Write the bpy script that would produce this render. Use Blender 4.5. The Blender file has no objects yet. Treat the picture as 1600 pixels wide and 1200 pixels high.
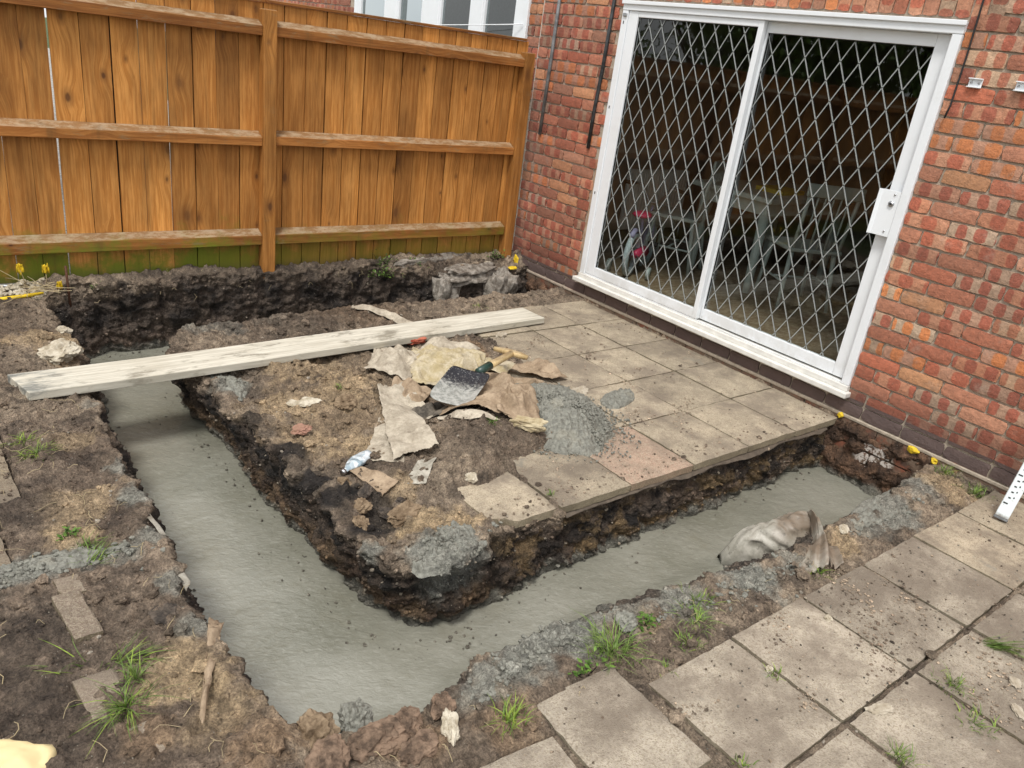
import bpy, bmesh, math, random
import numpy as np
from mathutils import Vector, Matrix, Euler
random.seed(7); rng = np.random.default_rng(7)
S = bpy.context.scene
COL = S.collection
# ------------------------------------------------------------------ camera
cam_d = bpy.data.cameras.new('camera'); cam = bpy.data.objects.new('camera', cam_d); COL.objects.link(cam)
CR = np.array([0.78481, -0.60645, 0.12763]); CU = np.array([0.14838, 0.38383, 0.91140]); CF = np.array([0.60171, 0.69634, -0.39122])
CC = np.array([-4.03515, -4.69787, 1.63992]); CFO = 1222.256
M = Matrix(((CR[0], CU[0], -CF[0], CC[0]), (CR[1], CU[1], -CF[1], CC[1]), (CR[2], CU[2], -CF[2], CC[2]), (0, 0, 0, 1)))
cam.matrix_world = M
cam_d.sensor_width = 36; cam_d.lens = CFO / 1600 * 36; cam_d.clip_end = 500; cam_d.clip_start = 0.02
S.camera = cam
def project(P):
    d = np.asarray(P) - CC; z = d @ CF
    return 800 + CFO * (d @ CR) / z, 600 - CFO * (d @ CU) / z, z
# ------------------------------------------------------------------ world, sun, exposure
W = bpy.data.worlds.new('World'); S.world = W; W.use_nodes = True
nt = W.node_tree; N = nt.nodes; Lk = nt.links
for n in list(N): N.remove(n)
SUN_EL, SUN_AZ = math.radians(60), math.radians(235)
sky = N.new('ShaderNodeTexSky'); sky.sky_type = 'NISHITA'; sky.sun_disc = False
sky.sun_elevation = SUN_EL; sky.sun_rotation = SUN_AZ; sky.dust_density = 3
hsv = N.new('ShaderNodeHueSaturation'); hsv.inputs['Saturation'].default_value = 0.22; hsv.inputs['Value'].default_value = 1.0
tc = N.new('ShaderNodeTexCoord'); cn = N.new('ShaderNodeTexNoise'); cn.inputs['Scale'].default_value = 2.2; cn.inputs['Detail'].default_value = 6
cr = N.new('ShaderNodeValToRGB'); cr.color_ramp.elements[0].position = .35; cr.color_ramp.elements[0].color = (6.6, 6.8, 7.2, 1)
cr.color_ramp.elements[1].position = .7; cr.color_ramp.elements[1].color = (11.0, 11.0, 10.8, 1)
mx = N.new('ShaderNodeMix'); mx.data_type = 'RGBA'; mx.inputs[0].default_value = .72
bg = N.new('ShaderNodeBackground'); bg.inputs['Strength'].default_value = 0.095
wo = N.new('ShaderNodeOutputWorld')
Lk.new(sky.outputs[0], hsv.inputs['Color']); Lk.new(tc.outputs['Generated'], cn.inputs['Vector']); Lk.new(cn.outputs['Fac'], cr.inputs[0])
Lk.new(hsv.outputs[0], mx.inputs[6]); Lk.new(cr.outputs[0], mx.inputs[7]); Lk.new(mx.outputs[2], bg.inputs['Color']); Lk.new(bg.outputs[0], wo.inputs[0])
sd = bpy.data.lights.new('sun', 'SUN'); so = bpy.data.objects.new('sun', sd); COL.objects.link(so)
sd.energy = 1.5; sd.angle = math.radians(13); sd.color = (1, .96, .9)
dirv = Vector((math.sin(SUN_AZ) * math.cos(SUN_EL), math.cos(SUN_AZ) * math.cos(SUN_EL), math.sin(SUN_EL)))
so.rotation_euler = dirv.to_track_quat('Z', 'Y').to_euler()
S.view_settings.view_transform = 'Standard'; S.view_settings.look = 'None'; S.view_settings.gamma = 1
S.view_settings.use_curve_mapping = False; S.view_settings.exposure = 0.78
S.render.engine = 'CYCLES'
try: S.cycles.max_bounces = 10; S.cycles.transparent_max_bounces = 16
except Exception: pass

# ------------------------------------------------------------------ noise in numpy
_perm = np.concatenate([np.random.default_rng(3).permutation(256)] * 3)
_g = np.random.default_rng(4).normal(size=(256, 3)); _g /= np.linalg.norm(_g, axis=1)[:, None]
def perlin(P):
    P = np.asarray(P, float); i = np.floor(P).astype(int); f = P - i; i &= 255
    u = f * f * f * (f * (f * 6 - 15) + 10); out = 0
    for a in (0, 1):
        wa = u[:, 0] if a else 1 - u[:, 0]
        for b in (0, 1):
            wb = u[:, 1] if b else 1 - u[:, 1]
            for c in (0, 1):
                wc = u[:, 2] if c else 1 - u[:, 2]
                h = _perm[_perm[_perm[(i[:, 0] + a) & 255] + ((i[:, 1] + b) & 255)] + ((i[:, 2] + c) & 255)]
                g = _g[h]; out = out + wa * wb * wc * (g[:, 0] * (f[:, 0] - a) + g[:, 1] * (f[:, 1] - b) + g[:, 2] * (f[:, 2] - c))
    return out * 1.5
def fbm(P, o=4, g=.5):
    s = 0; a = 1; P = np.asarray(P, float)
    for k in range(o): s = s + a * perlin(P * 2 ** k + 17.3 * k); a *= g
    return s
def billow(P, o=3, g=.5):
    s = 0; a = 1; P = np.asarray(P, float)
    for k in range(o): s = s + a * (1 - 2.4 * np.abs(perlin(P * 2 ** k + 7.7 * k))); a *= g
    return s
def P3(x, y, z=0.0): return np.stack([np.ravel(x), np.ravel(y), np.zeros(np.size(x)) + np.ravel(z)], 1)
def sst(a, b, x): t = np.clip((x - a) / (b - a), 0, 1); return t * t * (3 - 2 * t)

# ------------------------------------------------------------------ object helpers
def tag(o, label=None, cat=None, group=None, kind=None):
    if label: o['label'] = label
    if cat: o['category'] = cat
    if group: o['group'] = group
    if kind: o['kind'] = kind
    return o
def link(o, parent=None):
    COL.objects.link(o)
    if parent is not None: o.parent = parent
    return o
def empty(name, loc=(0, 0, 0), rot=(0, 0, 0), **k):
    o = bpy.data.objects.new(name, None); o.empty_display_size = .05; link(o); o.location = loc; o.rotation_euler = rot
    return tag(o, **k)
def npmesh(name, V, F, mat=None, smooth=True, col=None, uv=None):
    V = np.asarray(V, np.float32); me = bpy.data.meshes.new(name)
    if isinstance(F, np.ndarray):
        n, k = F.shape; me.vertices.add(len(V)); me.vertices.foreach_set('co', V.ravel())
        me.loops.add(n * k); me.loops.foreach_set('vertex_index', F.astype(np.int32).ravel())
        me.polygons.add(n); me.polygons.foreach_set('loop_start', np.arange(0, n * k, k, dtype=np.int32))
        me.polygons.foreach_set('loop_total', np.full(n, k, np.int32))
    else: me.from_pydata([tuple(map(float, v)) for v in V], [], F)
    me.polygons.foreach_set('use_smooth', np.full(len(me.polygons), smooth))
    if col is not None:
        a = me.color_attributes.new('Col', 'FLOAT_COLOR', 'POINT'); c = np.ones((len(V), 4), np.float32); c[:, :3] = col; a.data.foreach_set('color', c.ravel())
    me.update(); me.validate()
    if mat: me.materials.append(mat)
    return me
def add(name, me, parent=None, loc=(0, 0, 0), rot=(0, 0, 0), **k):
    o = bpy.data.objects.new(name, me); link(o, parent); o.location = loc; o.rotation_euler = rot
    return tag(o, **k)
def boxmesh(name, x0, x1, y0, y1, z0, z1, mat, bevel=0.0, seg=1):
    bm = bmesh.new(); bmesh.ops.create_cube(bm, size=1)
    for v in bm.verts: v.co = ((x0 + x1) / 2 + v.co.x * (x1 - x0), (y0 + y1) / 2 + v.co.y * (y1 - y0), (z0 + z1) / 2 + v.co.z * (z1 - z0))
    if bevel: bmesh.ops.bevel(bm, geom=bm.edges[:], offset=bevel, segments=seg, affect='EDGES', profile=.6)
    me = bpy.data.meshes.new(name); bm.to_mesh(me); bm.free()
    if mat: me.materials.append(mat)
    return me
def tubemesh(name, pts, r, mat, n=8, caps=True):
    pts = [Vector(p) for p in pts]; rr = r if hasattr(r, '__len__') else [r] * len(pts)
    V = []; F = []; up = Vector((0, 0, 1)); prev = None
    for i, p in enumerate(pts):
        d = (pts[min(i + 1, len(pts) - 1)] - pts[max(i - 1, 0)]).normalized()
        a = d.cross(up) if prev is None else prev - d * prev.dot(d)
        if a.length < 1e-4: a = d.cross(Vector((1, 0, 0)))
        a.normalize(); prev = a; b = d.cross(a)
        for k in range(n):
            t = 2 * math.pi * k / n; V.append(p + (a * math.cos(t) + b * math.sin(t)) * rr[i])
    for i in range(len(pts) - 1):
        for k in range(n): F.append((i * n + k, i * n + (k + 1) % n, (i + 1) * n + (k + 1) % n, (i + 1) * n + k))
    if caps: F.append(tuple(range(n - 1, -1, -1))); F.append(tuple(range((len(pts) - 1) * n, len(pts) * n)))
    return npmesh(name, V, F, mat)
def joinmeshes(name, parts, mat, smooth=False):
    V = []; F = []; o = 0
    for me in parts:
        V += [v.co[:] for v in me.vertices]; F += [tuple(i + o for i in p.vertices) for p in me.polygons]; o += len(me.vertices)
    return npmesh(name, V, F, mat, smooth)
def gridfaces(nu, nv, wrap=False):
    i, j = np.meshgrid(np.arange(nu - 1), np.arange(nv if wrap else nv - 1), indexing='ij'); j2 = (j + 1) % nv
    return np.stack([(i * nv + j).ravel(), ((i + 1) * nv + j).ravel(), ((i + 1) * nv + j2).ravel(), (i * nv + j2).ravel()], 1)

# ------------------------------------------------------------------ node helpers
class NB:
    def __init__(s, name):
        s.m = bpy.data.materials.new(name); s.m.use_nodes = True; s.t = s.m.node_tree; s.n = s.t.nodes; s.b = s.n['Principled BSDF']; s.o = s.n['Material Output']
        s.i = 0
    def new(s, ty, **k):
        n = s.n.new(ty); s.i += 1
        for a, b in k.items(): setattr(n, a, b)
        return n
    def put(s, sock, v):
        if v is None: return
        if isinstance(v, (int, float)): sock.default_value = v
        elif isinstance(v, (tuple, list)):
            if sock.type == 'RGBA' and len(v) == 3: v = tuple(v) + (1,)
            sock.default_value = v
        else: s.t.links.new(v, sock)
    def math(s, op, a, b=None, c=None, clamp=False):
        n = s.new('ShaderNodeMath', operation=op); n.use_clamp = clamp; s.put(n.inputs[0], a); s.put(n.inputs[1], b); s.put(n.inputs[2], c); return n.outputs[0]
    def mix(s, f, a, b, bt='MIX'):
        n = s.new('ShaderNodeMix', data_type='RGBA', blend_type=bt); s.put(n.inputs[0], f); s.put(n.inputs[6], a); s.put(n.inputs[7], b); return n.outputs[2]
    def noise(s, v, sc, det=4, rough=.55, dist=0, dim='3D', w=None):
        n = s.new('ShaderNodeTexNoise', noise_dimensions=dim); s.put(n.inputs['Vector'], v); n.inputs['Scale'].default_value = sc
        n.inputs['Detail'].default_value = det; n.inputs['Roughness'].default_value = rough; n.inputs['Distortion'].default_value = dist
        if w is not None: s.put(n.inputs['W'], w)
        return n.outputs['Fac']
    def vor(s, v, sc, feat='F1', out='Distance', rnd=1):
        n = s.new('ShaderNodeTexVoronoi', feature=feat); s.put(n.inputs['Vector'], v); n.inputs['Scale'].default_value = sc; n.inputs['Randomness'].default_value = rnd
        return n.outputs[out]
    def ramp(s, v, *st):
        n = s.new('ShaderNodeValToRGB'); e = n.color_ramp.elements
        while len(e) < len(st): e.new(.5)
        for k, (p, c) in enumerate(st):
            e[k].position = p; e[k].color = (c, c, c, 1) if isinstance(c, (int, float)) else tuple(c) + (1,)
        s.put(n.inputs[0], v); return n.outputs[0]
    def mapr(s, v, a, b, c=0., d=1.):
        n = s.new('ShaderNodeMapRange'); n.interpolation_type = 'SMOOTHSTEP'; s.put(n.inputs[0], v)
        for k, q in enumerate((a, b, c, d)): n.inputs[k + 1].default_value = q
        return n.outputs[0]
    def coord(s, kind='Object'): return s.new('ShaderNodeTexCoord').outputs[kind]
    def pos(s): return s.new('ShaderNodeNewGeometry').outputs['Position']
    def nor(s): return s.new('ShaderNodeNewGeometry').outputs['Normal']
    def rnd(s): return s.new('ShaderNodeObjectInfo').outputs['Random']
    def sep(s, v): n = s.new('ShaderNodeSeparateXYZ'); s.put(n.inputs[0], v); return n.outputs
    def comb(s, x, y, z): n = s.new('ShaderNodeCombineXYZ'); s.put(n.inputs[0], x); s.put(n.inputs[1], y); s.put(n.inputs[2], z); return n.outputs[0]
    def vadd(s, a, b): n = s.new('ShaderNodeVectorMath', operation='ADD'); s.put(n.inputs[0], a); s.put(n.inputs[1], b); return n.outputs[0]
    def vmul(s, a, b): n = s.new('ShaderNodeVectorMath', operation='MULTIPLY'); s.put(n.inputs[0], a); s.put(n.inputs[1], b); return n.outputs[0]
    def attr(s, name, out='Color'): n = s.new('ShaderNodeAttribute', attribute_name=name); return n.outputs[out]
    def bump(s, h, st=.5, d=.01, prev=None):
        n = s.new('ShaderNodeBump'); n.inputs['Strength'].default_value = st; n.inputs['Distance'].default_value = d; s.put(n.inputs['Height'], h)
        if prev is not None: s.put(n.inputs['Normal'], prev)
        return n.outputs[0]
    def fin(s, col=None, rough=None, nrm=None, metal=None, spec=None):
        s.put(s.b.inputs['Base Color'], col); s.put(s.b.inputs['Roughness'], rough); s.put(s.b.inputs['Normal'], nrm); s.put(s.b.inputs['Metallic'], metal)
        if spec is not None: s.put(s.b.inputs['Specular IOR Level'], spec)
        return s.m
def plain(name, col, rough=.6, var=.15, sc=30, metal=0, bump=.0, spec=None):
    b = NB(name); p = b.coord(); n = b.noise(p, sc, 5)
    c = b.mix(b.ramp(n, (.3, 0), (.7, 1)), tuple(x * (1 - var) for x in col), tuple(min(1, x * (1 + var)) for x in col))
    return b.fin(c, rough, b.bump(n, bump, .004) if bump else None, metal, spec)

# ------------------------------------------------------------------ materials
def soil_material():
    b = NB('soil'); p = b.pos(); c = b.attr('Col')
    n1 = b.noise(p, 26, 8, .72); n2 = b.noise(p, 140, 4, .7); v = b.vor(p, 95)
    c = b.mix(1.0, c, b.ramp(n1, (.32, .42), (.5, .98), (.68, 1.65)), 'MULTIPLY')
    c = b.mix(1.0, c, b.ramp(n2, (.33, .55), (.67, 1.42)), 'MULTIPLY')
    spk = b.math('MULTIPLY', b.math('LESS_THAN', b.vor(p, 60), .13), b.math('GREATER_THAN', b.noise(p, 31, 2), .54))
    c = b.mix(b.math('MULTIPLY', spk, .7), c, (.42, .37, .3))
    n3 = b.noise(p, 420, 2, .6); h = b.math('ADD', b.math('MULTIPLY', n1, 1.1), b.math('ADD', b.math('MULTIPLY', n2, .42), b.math('ADD', b.math('MULTIPLY', v, .28), b.math('MULTIPLY', n3, .12))))
    r = b.ramp(b.noise(p, 9, 4), (.35, .62), (.6, .95))
    return b.fin(c, r, b.bump(h, 1.0, .030), None, .35)
M_SOIL = soil_material()
def concrete_wet():
    b = NB('wet_concrete'); p = b.pos()
    # surface ripples left by tamping, long axis across the trench
    rot = b.new('ShaderNodeMapping'); rot.inputs['Rotation'].default_value = (0, 0, math.radians(38)); b.put(rot.inputs[0], p); q = rot.outputs[0]
    q2 = b.vmul(q, (.55, 1, 1))
    n0 = b.noise(p, 2.2, 3, .5); n1 = b.noise(q2, 78, 5, .62, .5); n2 = b.noise(p, 260, 3, .6); big = b.noise(b.vmul(p, (1, 1, 1)), 7, 3, .5)
    c = b.mix(b.ramp(n0, (.35, 0), (.65, 1)), (.198, .196, .155), (.272, .268, .222))
    c = b.mix(b.mapr(n1, .5, .72, 0, .35), c, (.38, .375, .325)); c = b.mix(b.mapr(b.noise(p, 5, 6, .7), .55, .72, 0, .45), c, (.21, .20, .15))  # paler ripple crests: faint sky glints painted into the colour
    c = b.mix(b.mapr(n2, .62, .72, 0, .35), c, (.16, .155, .13))
    lump = b.mapr(b.noise(p, 18, 3, .6), .64, .74, 0, .3); c = b.mix(lump, c, (.17, .165, .135))
    n4 = b.noise(q2, 34, 4, .6, .8)
    h = b.math('ADD', b.math('MULTIPLY', n1, .55), b.math('ADD', b.math('MULTIPLY', n2, .10), b.math('ADD', b.math('MULTIPLY', n4, .7), b.math('MULTIPLY', big, 1.0))))
    return b.fin(c, b.ramp(n0, (.3, .13), (.7, .26)), b.bump(h, .50, .012), None, .9)
M_WET = concrete_wet()
def cement_lump():
    b = NB('cement_lumps'); p = b.pos(); n = b.noise(p, 60, 5, .65); n2 = b.noise(p, 9, 3)
    c = b.mix(b.ramp(n, (.3, 0), (.7, 1)), (.105, .104, .088), (.275, .272, .232)); c = b.mix(b.mapr(n2, .55, .75, 0, .5), c, (.30, .28, .22))
    return b.fin(c, b.ramp(n, (.3, .5), (.7, .8)), b.bump(b.math('ADD', n, b.math('MULTIPLY', b.vor(p, 120), .4)), .7, .008), None, .45)
M_CEM = cement_lump()
def slab_material(name, base, dirt=.5):
    b = NB(name); p = b.pos(); r = b.rnd()
    n = b.noise(p, 9, 6, .65); f = b.noise(p, 170, 4, .7); v = b.vor(p, 230, out='Color'); vd = b.vor(p, 230)
    hs = b.new('ShaderNodeSeparateColor'); b.put(hs.inputs[0], v)
    c = b.mix(b.mapr(n, .35, .65), tuple(x * .78 for x in base), tuple(min(1, x * 1.12) for x in base))
    c = b.mix(b.math('MULTIPLY', hs.outputs[0], .55), c, (.50, .44, .33))
    c = b.mix(b.mapr(hs.outputs[1], .55, .95, 0, .5), c, (.19, .15, .10))
    c = b.mix(b.mapr(f, .52, .75, 0, .5), c, (.13, .10, .065)); c = b.mix(b.mapr(b.noise(p, 38, 5, .75), .58, .68, 0, .6), c, (.15, .115, .08))
    d = b.mapr(b.noise(p, 3.3, 7, .72), .5 - .16 * dirt, .72 - .1 * dirt, 0, .85 * min(1, dirt + .25)); c = b.mix(d, c, (.19, .155, .12))
    gs = b.mapr(b.noise(b.vadd(p, (5, 3, 1)), 4.1, 6, .7), .62, .7, 0, .5); c = b.mix(gs, c, (.26, .25, .21))
    c = b.mix(1.0, c, b.ramp(r, (0, .86), (1, 1.1)), 'MULTIPLY')
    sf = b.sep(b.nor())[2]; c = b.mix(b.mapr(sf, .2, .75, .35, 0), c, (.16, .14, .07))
    h = b.math('ADD', f, b.math('ADD', b.math('MULTIPLY', n, .5), b.math('MULTIPLY', vd, .6)))
    return b.fin(c, b.ramp(f, (.3, .8), (.7, .95)), b.bump(h, .6, .006), None, .3)
M_SLAB = slab_material('buff_paving', (.45, .375, .275), .72)
M_SLABG = slab_material('weathered_paving', (.43, .375, .305), .95)
M_SLABR = slab_material('red_paving', (.37, .24, .18), .5)
M_SLABD = slab_material('muddy_paving', (.25, .19, .13), 1.0)

def brick_material():
    b = NB('kiln_banded_brick'); uv = b.new('ShaderNodeUVMap').outputs[0]; bid = b.attr('bid', 'Fac')
    r = b.math('FRACT', b.math('ADD', b.rnd(), bid)); p = b.pos(); s = b.sep(uv); u = s[0]; v = s[1]; pz = b.sep(p)
    r2 = b.math('FRACT', b.math('MULTIPLY', r, 17.31)); r3 = b.math('FRACT', b.math('MULTIPLY', r, 53.77)); r4 = b.math('FRACT', b.math('MULTIPLY', r, 131.3))
    n = b.noise(p, 55, 5, .65); nl = b.noise(p, 14, 3, .6)
    # kiss marks: bands along the brick
    uu = b.math('ADD', b.math('MULTIPLY', u, 1.0), b.math('MULTIPLY', b.math('SUBTRACT', nl, .5), .02))
    w = b.math('SINE', b.math('ADD', b.math('MULTIPLY', uu, b.math('MULTIPLY_ADD', r2, 34.0, 44.0)), b.math('MULTIPLY', r3, 6.28)))
    vv = b.math('MULTIPLY', b.math('POWER', b.math('ABSOLUTE', b.math('MULTIPLY', v, 30.5)), 7), 1.1)
    band = b.mapr(b.math('ADD', b.math('SUBTRACT', w, vv), b.math('MULTIPLY', b.math('SUBTRACT', n, .5), .8)), -.38, -.02)
    on = b.math('MULTIPLY', b.math('GREATER_THAN', r4, .30), b.math('MULTIPLY_ADD', r3, .4, .6))
    red = b.mix(r2, (.40, .10, .052), (.25, .06, .042)); red = b.mix(b.math('GREATER_THAN', r3, .76), red, (.52, .18, .06))
    buff = b.mix(r3, (.52, .255, .145), (.42, .225, .15)); buff = b.mix(b.math('GREATER_THAN', r2, .74), buff, (.37, .28, .20))
    c1 = b.mix(band, buff, red)
    mono = b.mix(r3, (.39, .11, .058), (.42, .21, .13)); mono = b.mix(b.math('GREATER_THAN', r2, .86), mono, (.52, .26, .13))
    c = b.mix(on, mono, c1); c = b.mix(1.0, c, b.mix(b.math('FRACT', b.math('MULTIPLY', r, 311.7)), (.74, .70, .70), (1.36, 1.34, 1.32)), 'MULTIPLY')
    c = b.mix(1.0, c, b.ramp(n, (.25, .62), (.5, .98), (.75, 1.3)), 'MULTIPLY')
    c = b.mix(b.mapr(b.noise(p, 120, 3, .7), .6, .75, 0, .6), c, (.52, .36, .27))
    c = b.mix(b.mapr(b.noise(p, 6, 5, .7), .56, .74, 0, .5), c, (.40, .31, .25))
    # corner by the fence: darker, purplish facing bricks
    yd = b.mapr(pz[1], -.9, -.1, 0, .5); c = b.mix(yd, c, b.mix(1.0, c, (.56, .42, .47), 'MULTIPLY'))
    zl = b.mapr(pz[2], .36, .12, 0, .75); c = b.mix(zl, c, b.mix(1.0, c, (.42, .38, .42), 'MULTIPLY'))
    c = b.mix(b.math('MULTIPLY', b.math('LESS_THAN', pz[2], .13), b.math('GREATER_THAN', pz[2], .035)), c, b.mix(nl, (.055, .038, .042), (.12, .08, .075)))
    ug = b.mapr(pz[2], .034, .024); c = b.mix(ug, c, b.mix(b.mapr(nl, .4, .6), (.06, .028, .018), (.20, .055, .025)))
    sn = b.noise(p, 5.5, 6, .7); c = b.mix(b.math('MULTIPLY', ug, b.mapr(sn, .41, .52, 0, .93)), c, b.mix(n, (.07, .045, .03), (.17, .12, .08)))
    wp = b.new('ShaderNodeVectorMath', operation='DISTANCE'); b.put(wp.inputs[0], b.vmul(b.vadd(p, b.vmul(b.comb(sn, sn, n), (.12, .12, .12))), (0, 1, 1.5))); wp.inputs[1].default_value = (0, -3.02, -.10)
    c = b.mix(b.math('MULTIPLY', b.math('MULTIPLY', b.mapr(wp.outputs['Value'], .13, .09), b.mapr(n, .42, .52)), .85), c, (.62, .57, .52))
    c = b.mix(.09, c, (.52, .42, .34)); c = b.mix(b.mapr(b.noise(p, 90, 4, .8), .60, .66, 0, .55), c, (.10, .05, .035))
    h = b.math('ADD', n, b.math('MULTIPLY', b.noise(p, 150, 3, .7), .5))
    return b.fin(c, .88, b.bump(h, .75, .007), None, .25)
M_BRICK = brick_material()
def mortar_material():
    b = NB('mortar'); p = b.pos(); n = b.noise(p, 40, 6, .7); z = b.sep(p)[2]
    c = b.mix(b.ramp(n, (.3, 0), (.7, 1)), (.29, .245, .19), (.52, .445, .355)); c = b.mix(b.mapr(z, .05, -.1), c, (.09, .065, .045))
    c = b.mix(b.mapr(b.sep(p)[1], -.9, -.2, 0, .3), c, (.45, .36, .30))
    return b.fin(c, .95, b.bump(n, .8, .008), None, .2)
M_MORTAR = mortar_material()
def wood_material(name, c1, c2, moss=True, fresh=1.0, lichen=.0):
    b = NB(name); o = b.coord('Object'); r = b.rnd(); off = b.comb(b.math('MULTIPLY', r, 31.7), b.math('MULTIPLY', r, 11.3), b.math('MULTIPLY', r, 57.1))
    s = b.sep(o); q = b.vadd(b.comb(s[0], s[1], s[2]), off)
    kp = b.comb(b.math('MULTIPLY', b.sep(q)[0], 5.2), b.math('MULTIPLY', b.sep(q)[2], 2.9), 0.0); kv = b.new('ShaderNodeTexVoronoi', feature='F1', voronoi_dimensions='2D'); b.put(kv.inputs['Vector'], kp); kv.inputs['Scale'].default_value = 1.0; kd = kv.outputs['Distance']
    hs = b.new('ShaderNodeSeparateColor'); b.put(hs.inputs[0], kv.outputs['Color']); kon = b.math('GREATER_THAN', hs.outputs[0], .5)
    pull = b.math('MULTIPLY', b.mapr(kd, .42, .03), b.math('MULTIPLY', kon, .026))
    gx = b.math('ADD', s[0], pull); gq = b.vadd(b.comb(b.math('MULTIPLY', gx, 1.0), s[1], b.math('MULTIPLY', s[2], .045)), off)
    g1 = b.noise(gq, 70, 6, .68, .12); g2 = b.noise(gq, 190, 4, .6); lg = b.noise(b.vmul(q, (4, 4, 1.1)), 1.6, 4, .6)
    c = b.mix(b.mapr(g1, .38, .62), c1, c2)
    c = b.mix(b.mapr(g2, .5, .7, 0, .28), c, tuple(x * .5 for x in c1))
    c = b.mix(1.0, c, b.ramp(lg, (.3, .66), (.7, 1.22)), 'MULTIPLY'); c = b.mix(1.0, c, b.mix(r, (.70, .66, .62), (1.16, 1.15, 1.12)), 'MULTIPLY')
    ks = b.math('MULTIPLY_ADD', hs.outputs[1], 1.6, .55); kd2 = b.math('MULTIPLY', kd, ks); kd2 = b.math('ADD', kd2, b.math('MULTIPLY', b.math('SUBTRACT', g2, .5), .05)); kn = b.math('MULTIPLY', b.math('MULTIPLY', b.mapr(kd2, .075, .03), kon), b.math('MULTIPLY_ADD', hs.outputs[2], .7, .3)); ring = b.math('MULTIPLY', b.mapr(kd2, .17, .07), kon)
    c = b.mix(b.math('MULTIPLY', ring, .35), c, (.10, .035, .01)); c = b.mix(b.math('MULTIPLY', kn, .85), c, (.085, .032, .012))
    p = b.pos(); z = b.sep(p)[2]; mn = b.noise(p, 7, 5, .7)
    if moss:
        mz = b.math('ADD', z, b.math('ADD', b.math('MULTIPLY', b.math('SUBTRACT', mn, .5), .6), b.math('MULTIPLY', r, .12)))
        left = b.mapr(b.sep(p)[0], -1.7, -2.6, 0.55, 1)
        c = b.mix(b.math('MULTIPLY', b.mapr(mz, .45, .23, 0, .95), left), c, b.mix(g1, (.20, .255, .014), (.09, .12, .012)))
        c = b.mix(b.mapr(z, .19, .10, 0, .6), c, (.08, .07, .035))
        c = b.mix(b.mapr(b.noise(b.vmul(p, (9, 9, .8)), 1.1, 4, .65), .56, .72, 0, .45), c, (.12, .065, .02))
    up = b.mapr(b.sep(b.nor())[2], .5, .9)
    c = b.mix(b.math('MULTIPLY', up, .72), c, b.mix(b.mapr(b.noise(b.vmul(p, (.5, 1, 1)), 26, 6, .78), .40, .62), (.20, .125, .06), (.38, .31, .21)))
    if lichen: c = b.mix(b.mapr(b.noise(b.vmul(p, (3, 9, 9)), 3.1, 6, .7), .55, .68, 0, lichen), c, (.20, .17, .10))
    h = b.math('ADD', g1, b.math('MULTIPLY', g2, .4)); h = b.math('ADD', h, b.math('MULTIPLY', kn, -.5))
    return b.fin(c, b.ramp(g1, (.3, .6), (.7, .8)), b.bump(h, .45, .004), None, .3)
M_STRIP = plain('seam_shade_dark', (.05, .028, .014), .9, .3, 20)  # near-black tone standing in for the shade in the board seams
M_BOARD = wood_material('stained_board', (.415, .17, .036), (.585, .275, .075))
M_RAIL = wood_material('stained_rail', (.27, .10, .022), (.40, .17, .045), True, 1, .45)
M_POST = wood_material('stained_post', (.31, .13, .028), (.46, .21, .055), False, 1, .2)
def plank_material():
    b = NB('scaffold_board'); p = b.coord('Object'); q = b.vmul(p, (.06, 1, 1)); g = b.noise(q, 60, 6, .65, .4); n = b.noise(b.vmul(p, (.35, 1, 1)), 13, 6, .7)
    c = b.mix(b.mapr(g, .35, .65), (.47, .44, .365), (.66, .63, .54)); c = b.mix(b.mapr(n, .53, .66, 0, .8), c, (.20, .18, .14))
    c = b.mix(b.mapr(b.noise(p, 2.5, 4), .45, .75, 0, .25), c, (.36, .31, .22)); sz = b.sep(b.nor())[2]; c = b.mix(b.mapr(sz, .8, .3, 0, .3), c, (.36, .34, .27))
    e = b.mapr(b.sep(p)[0], -1.25, -1.47, 0, .6); c = b.mix(b.math('MULTIPLY', e, b.mapr(n, .45, .6)), c, (.10, .12, .13))
    return b.fin(c, .85, b.bump(b.math('ADD', g, n), .5, .005), None, .25)
M_PLANK = plank_material()
def upvc():
    b = NB('white_frame'); p = b.pos(); n = b.noise(p, 7, 5, .7); z = b.sep(p)[2]; n2 = b.noise(b.vmul(p, (1, 3, 30)), 3, 4)
    c = b.mix(b.mapr(n, .45, .8, 0, .4), (.80, .83, .86), (.68, .70, .70)); c = b.mix(b.math('MULTIPLY', b.mapr(z, .35, .13, 0, .45), b.mapr(n, .35, .6)), c, (.42, .40, .35))
    return b.fin(c, .38, b.bump(n2, .05, .002), None, .5)
M_WHITE = upvc()
M_SILL = plain('white_sill', (.70, .69, .65), .4, .12, 14)
def glass(name, tint=(.80, .84, .83), mn=.06):
    b = NB(name); b.n.remove(b.b); lw = b.new('ShaderNodeLayerWeight'); lw.inputs[0].default_value = .5
    f = b.math('MULTIPLY_ADD', b.math('POWER', lw.outputs['Facing'], 4), .85, mn)
    t = b.new('ShaderNodeBsdfTransparent'); t.inputs[0].default_value = tint + (1,)
    g = b.new('ShaderNodeBsdfGlossy'); g.inputs['Roughness'].default_value = .012; g.inputs['Color'].default_value = (.92, .95, .95, 1)
    n = b.noise(b.pos(), 3, 2); bp = b.bump(n, .04, .01); b.put(g.inputs['Normal'], bp)
    ms = b.new('ShaderNodeMixShader'); b.put(ms.inputs[0], f); b.t.links.new(t.outputs[0], ms.inputs[1]); b.t.links.new(g.outputs[0], ms.inputs[2]); b.t.links.new(ms.outputs[0], b.o.inputs[0])
    return b.m
M_GLASS = glass('door_glass'); M_GLASS2 = glass('window_glass', (.5, .55, .55), .08)
M_LEAD = plain('lead_strip', (.31, .33, .325), .45, .12, 60, .1)
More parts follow.
